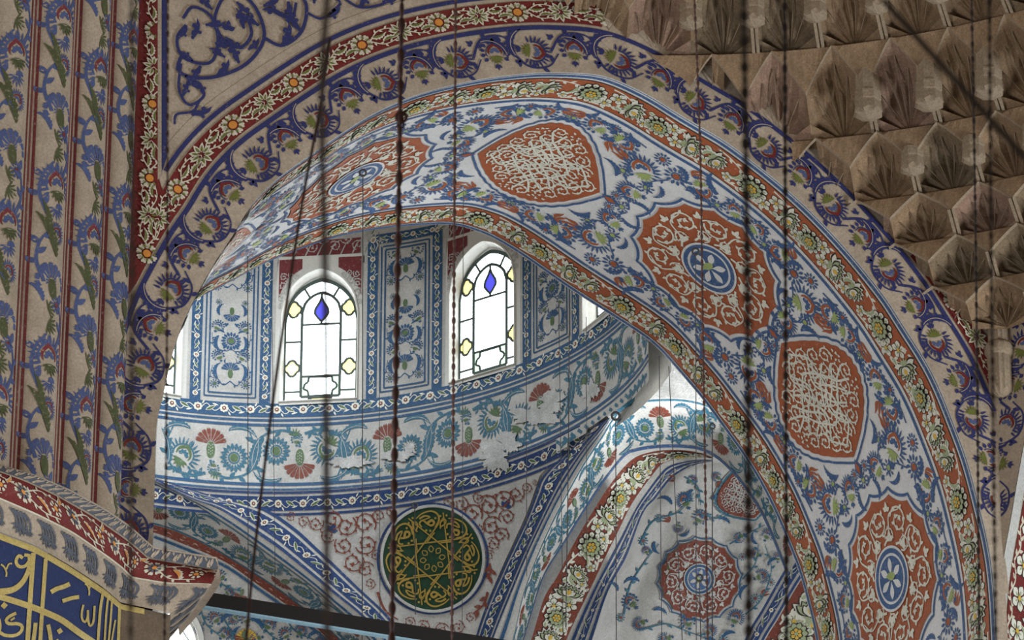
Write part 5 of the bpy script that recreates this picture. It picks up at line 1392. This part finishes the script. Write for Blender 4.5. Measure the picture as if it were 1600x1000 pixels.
# ================================================================ HANGING CHAINS AND WIRES
def hang(name, path, depth, rad, m, label, group=None, bead=0, hook=None, ext=True):
    """path: traced pixels; depth: distance from the camera in metres"""
    p = np.array(path, float)
    if ext and p[0, 1] <= 0: d_ = p[1]-p[0]; p[0] = p[0]-d_/abs(d_[1]+1e-9)*45 if d_[1] else p[0]
    if p[-1, 1] >= 1000: d_ = p[-1]-p[-2]; p[-1] = p[-1]+d_/abs(d_[1])*60
    P = CAM+ray(p[:, 0], p[:, 1])*depth
    L_ = float(np.linalg.norm(np.diff(P, axis=0), axis=1).sum()); n = max(8, int(L_/(bead/7)) if bead else 24); n = min(n, 2600)
    q, _ = smooth(P, n) if len(p) > 2 else (P[0]+(P[1]-P[0])*np.linspace(0, 1, n)[:, None], 0)
    t = np.gradient(q, axis=0); t /= np.linalg.norm(t, axis=1, keepdims=True); a = np.cross(t, FW); a /= np.linalg.norm(a, axis=1, keepdims=True); b = np.cross(t, a)
    s = np.linspace(0, L_, n); ns = 6
    ra = rb_ = np.full(n, rad)
    if bead:
        ph = s/bead; env = np.abs(np.sin(PI*ph))**.5; alt = (ph.astype(int) % 2)
        ra = rad*(.30+env*np.where(alt, 1.0, .55)); rb_ = rad*(.30+env*np.where(alt, .55, 1.0))
    th = np.linspace(0, 2*PI, ns+1); G = q[:, None]+a[:, None]*(ra[:, None]*np.cos(th))[..., None]+b[:, None]*(rb_[:, None]*np.sin(th))[..., None]
    root = empty(name, tuple(P[-1])); tag(root, label, 'chain' if bead else 'wire', group)
    m_ = MB(); m_.grid(G, m, True); o = m_.build('links' if bead else 'strand'); adopt(root, o)
    for hk in (hook or []):
        hx, hy, hr = hk; c = CAM+ray(float(hx), float(hy))*depth; R1_ = hr/FPX*depth; m_ = MB(); rows = []
        for i in range(19):
            u_ = 2*PI*i/18; cc = c+(RT*math.cos(u_)+UP*math.sin(u_))*R1_; rows.append([cc+((RT*math.cos(u_)+UP*math.sin(u_))*math.cos(w_)+FW*math.sin(w_))*R1_*.32 for w_ in np.linspace(0, 2*PI, 9)])
        m_.grid(np.array(rows), m, True); o = m_.build('ring'); adopt(root, o)
mm = lambda px, dpt: px/FPX*dpt
hang('lamp_chain', [(628, 0), (620, 500), (612, 1000)], 30, mm(4.6, 30), 'rusty', 'thick dark rusty chain crossing the left window side, with a large ring near its top', bead=mm(24, 30), hook=[(627, 183, 8), (626, 196, 5)])
hang('lamp_chain', [(712, 0), (706, 1000)], 40, mm(2.4, 40), 'rusty', 'thin beaded dark chain just right of the green roundel centre', bead=mm(12, 40))
hang('lamp_chain', [(1162, 0), (1168, 480), (1170, 1000)], 15, mm(5.5, 15), 'iron', 'broad blurred chain over the round medallion of the great arch', bead=mm(20, 15))
hang('lamp_chain', [(1226, 0), (1229, 1000)], 24, mm(3.2, 24), 'iron', 'blurred chain along the left tip of the lower pointed medallion', bead=mm(16, 24))
hang('lamp_chain', [(1085, 0), (1094, 230), (1098, 500), (1105, 940), (1106, 1000)], 42, mm(1.8, 42), 'rusty', 'thin dark chain through the centre of the niche medallion', bead=mm(10, 42))
hang('lamp_cable', [(512, 0), (503, 150), (509, 500), (511, 1000)], 12, mm(5.5, 12), 'rope_grey', 'very blurred grey cable left of centre, in front of the left window')
hang('lamp_cable', [(516, 60), (498, 180), (470, 330), (430, 600), (398, 860), (385, 1000)], 25, mm(2.4, 25), 'rusty', 'slanting reddish cable passing the left edge of the left window')
hang('lamp_cable', [(1380, 0), (1470, 100), (1600, 245), (1640, 290)], 14, mm(4.5, 14), 'iron', 'blurred cable slanting across the stone stalactites', ext=False)
hang('lamp_chain', [(1518, 0), (1525, 420), (1530, 1000)], 30, mm(2.1, 30), 'iron', 'left of the two chains before the corner colonette', bead=mm(12, 30))
hang('lamp_chain', [(1546, 0), (1549, 420), (1556, 1000)], 20, mm(2.6, 20), 'iron', 'right of the two chains before the corner colonette, blurred', bead=mm(14, 20))
hang('lamp_chain', [(206, 0), (206, 500), (204, 1000)], 14, mm(3.6, 14), 'rope_grey', 'faint blurred chain in front of the pier edge and cornice corner', bead=mm(20, 14))
hang('lamp_chain', [(262, 0), (261, 500), (257, 1000)], 26, mm(1.9, 26), 'rusty', 'dotted brown chain over the blue arabesque and cornice return', bead=mm(13, 26))
GW = 'fine wires hanging in the exedra'
for path, w_, hk, lab in (([(567, 272), (566, 1000)], 1.3, (567, 270, 5), 'fine black wire from a ring in the left round medallion'),
                          ([(1087, 395), (1088, 1000)], 1.1, (1087, 393, 5), 'fine wire from a hook beside the large round medallion'),
                          ([(962, 652), (963, 1000)], 1.2, (962, 650, 6), 'fine wire from a hook at the top left of the small arch'),
                          ([(1113, 668), (1113, 1000)], 1.5, (1113, 666, 4), 'short wire with iron hook under the small arch crown'),
                          ([(648, 795), (649, 960)], 1.2, (648, 790, 4), 'short wire hanging from a hook above the green roundel'),
                          ([(1030, 556), (1034, 1000)], 1.0, None, 'fine wire left of the slanting one below bare plaster'),
                          ([(1045, 572), (1055, 780), (1066, 1000)], 1.1, None, 'slightly slanting wire falling from the bare plaster'),
                          ([(387, 400), (388, 960)], 1.0, None, 'fine wire down the blue panel left of the windows'),
                          ([(424, 410), (431, 980)], .7, None, 'thinnest wire along the left frame of the left window'),
                          ([(592, 362), (594, 990)], .8, None, 'fine wire down the blue panel between the windows'),
                          ([(822, 420), (823, 900)], .9, None, 'fine wire at the right edge of the second window'),
                          ([(873, 470), (880, 1000)], .9, None, 'fine wire passing the right carnation of the frieze'),
                          ([(890, 470), (888, 720), (884, 980)], 1.3, None, 'brownish wire ending left of the rust blossom band'),
                          ([(724, 300), (722, 1000)], .8, None, 'fine wire close beside the beaded chain'),
                          ([(916, 495), (917, 930)], .8, None, 'fine wire over the rust blossom band of the small arch'),
                          ([(1093, 905), (1095, 1000)], 1.2, (1093, 903, 5), 'short wire from the centre of the niche medallion')):
    hang('hanging_wire', path, 61.2 if path[0][1] < 550 else 62.0, mm(w_*.62, 61), 'wire', lab, GW, hook=[hk] if hk else None, ext=False)
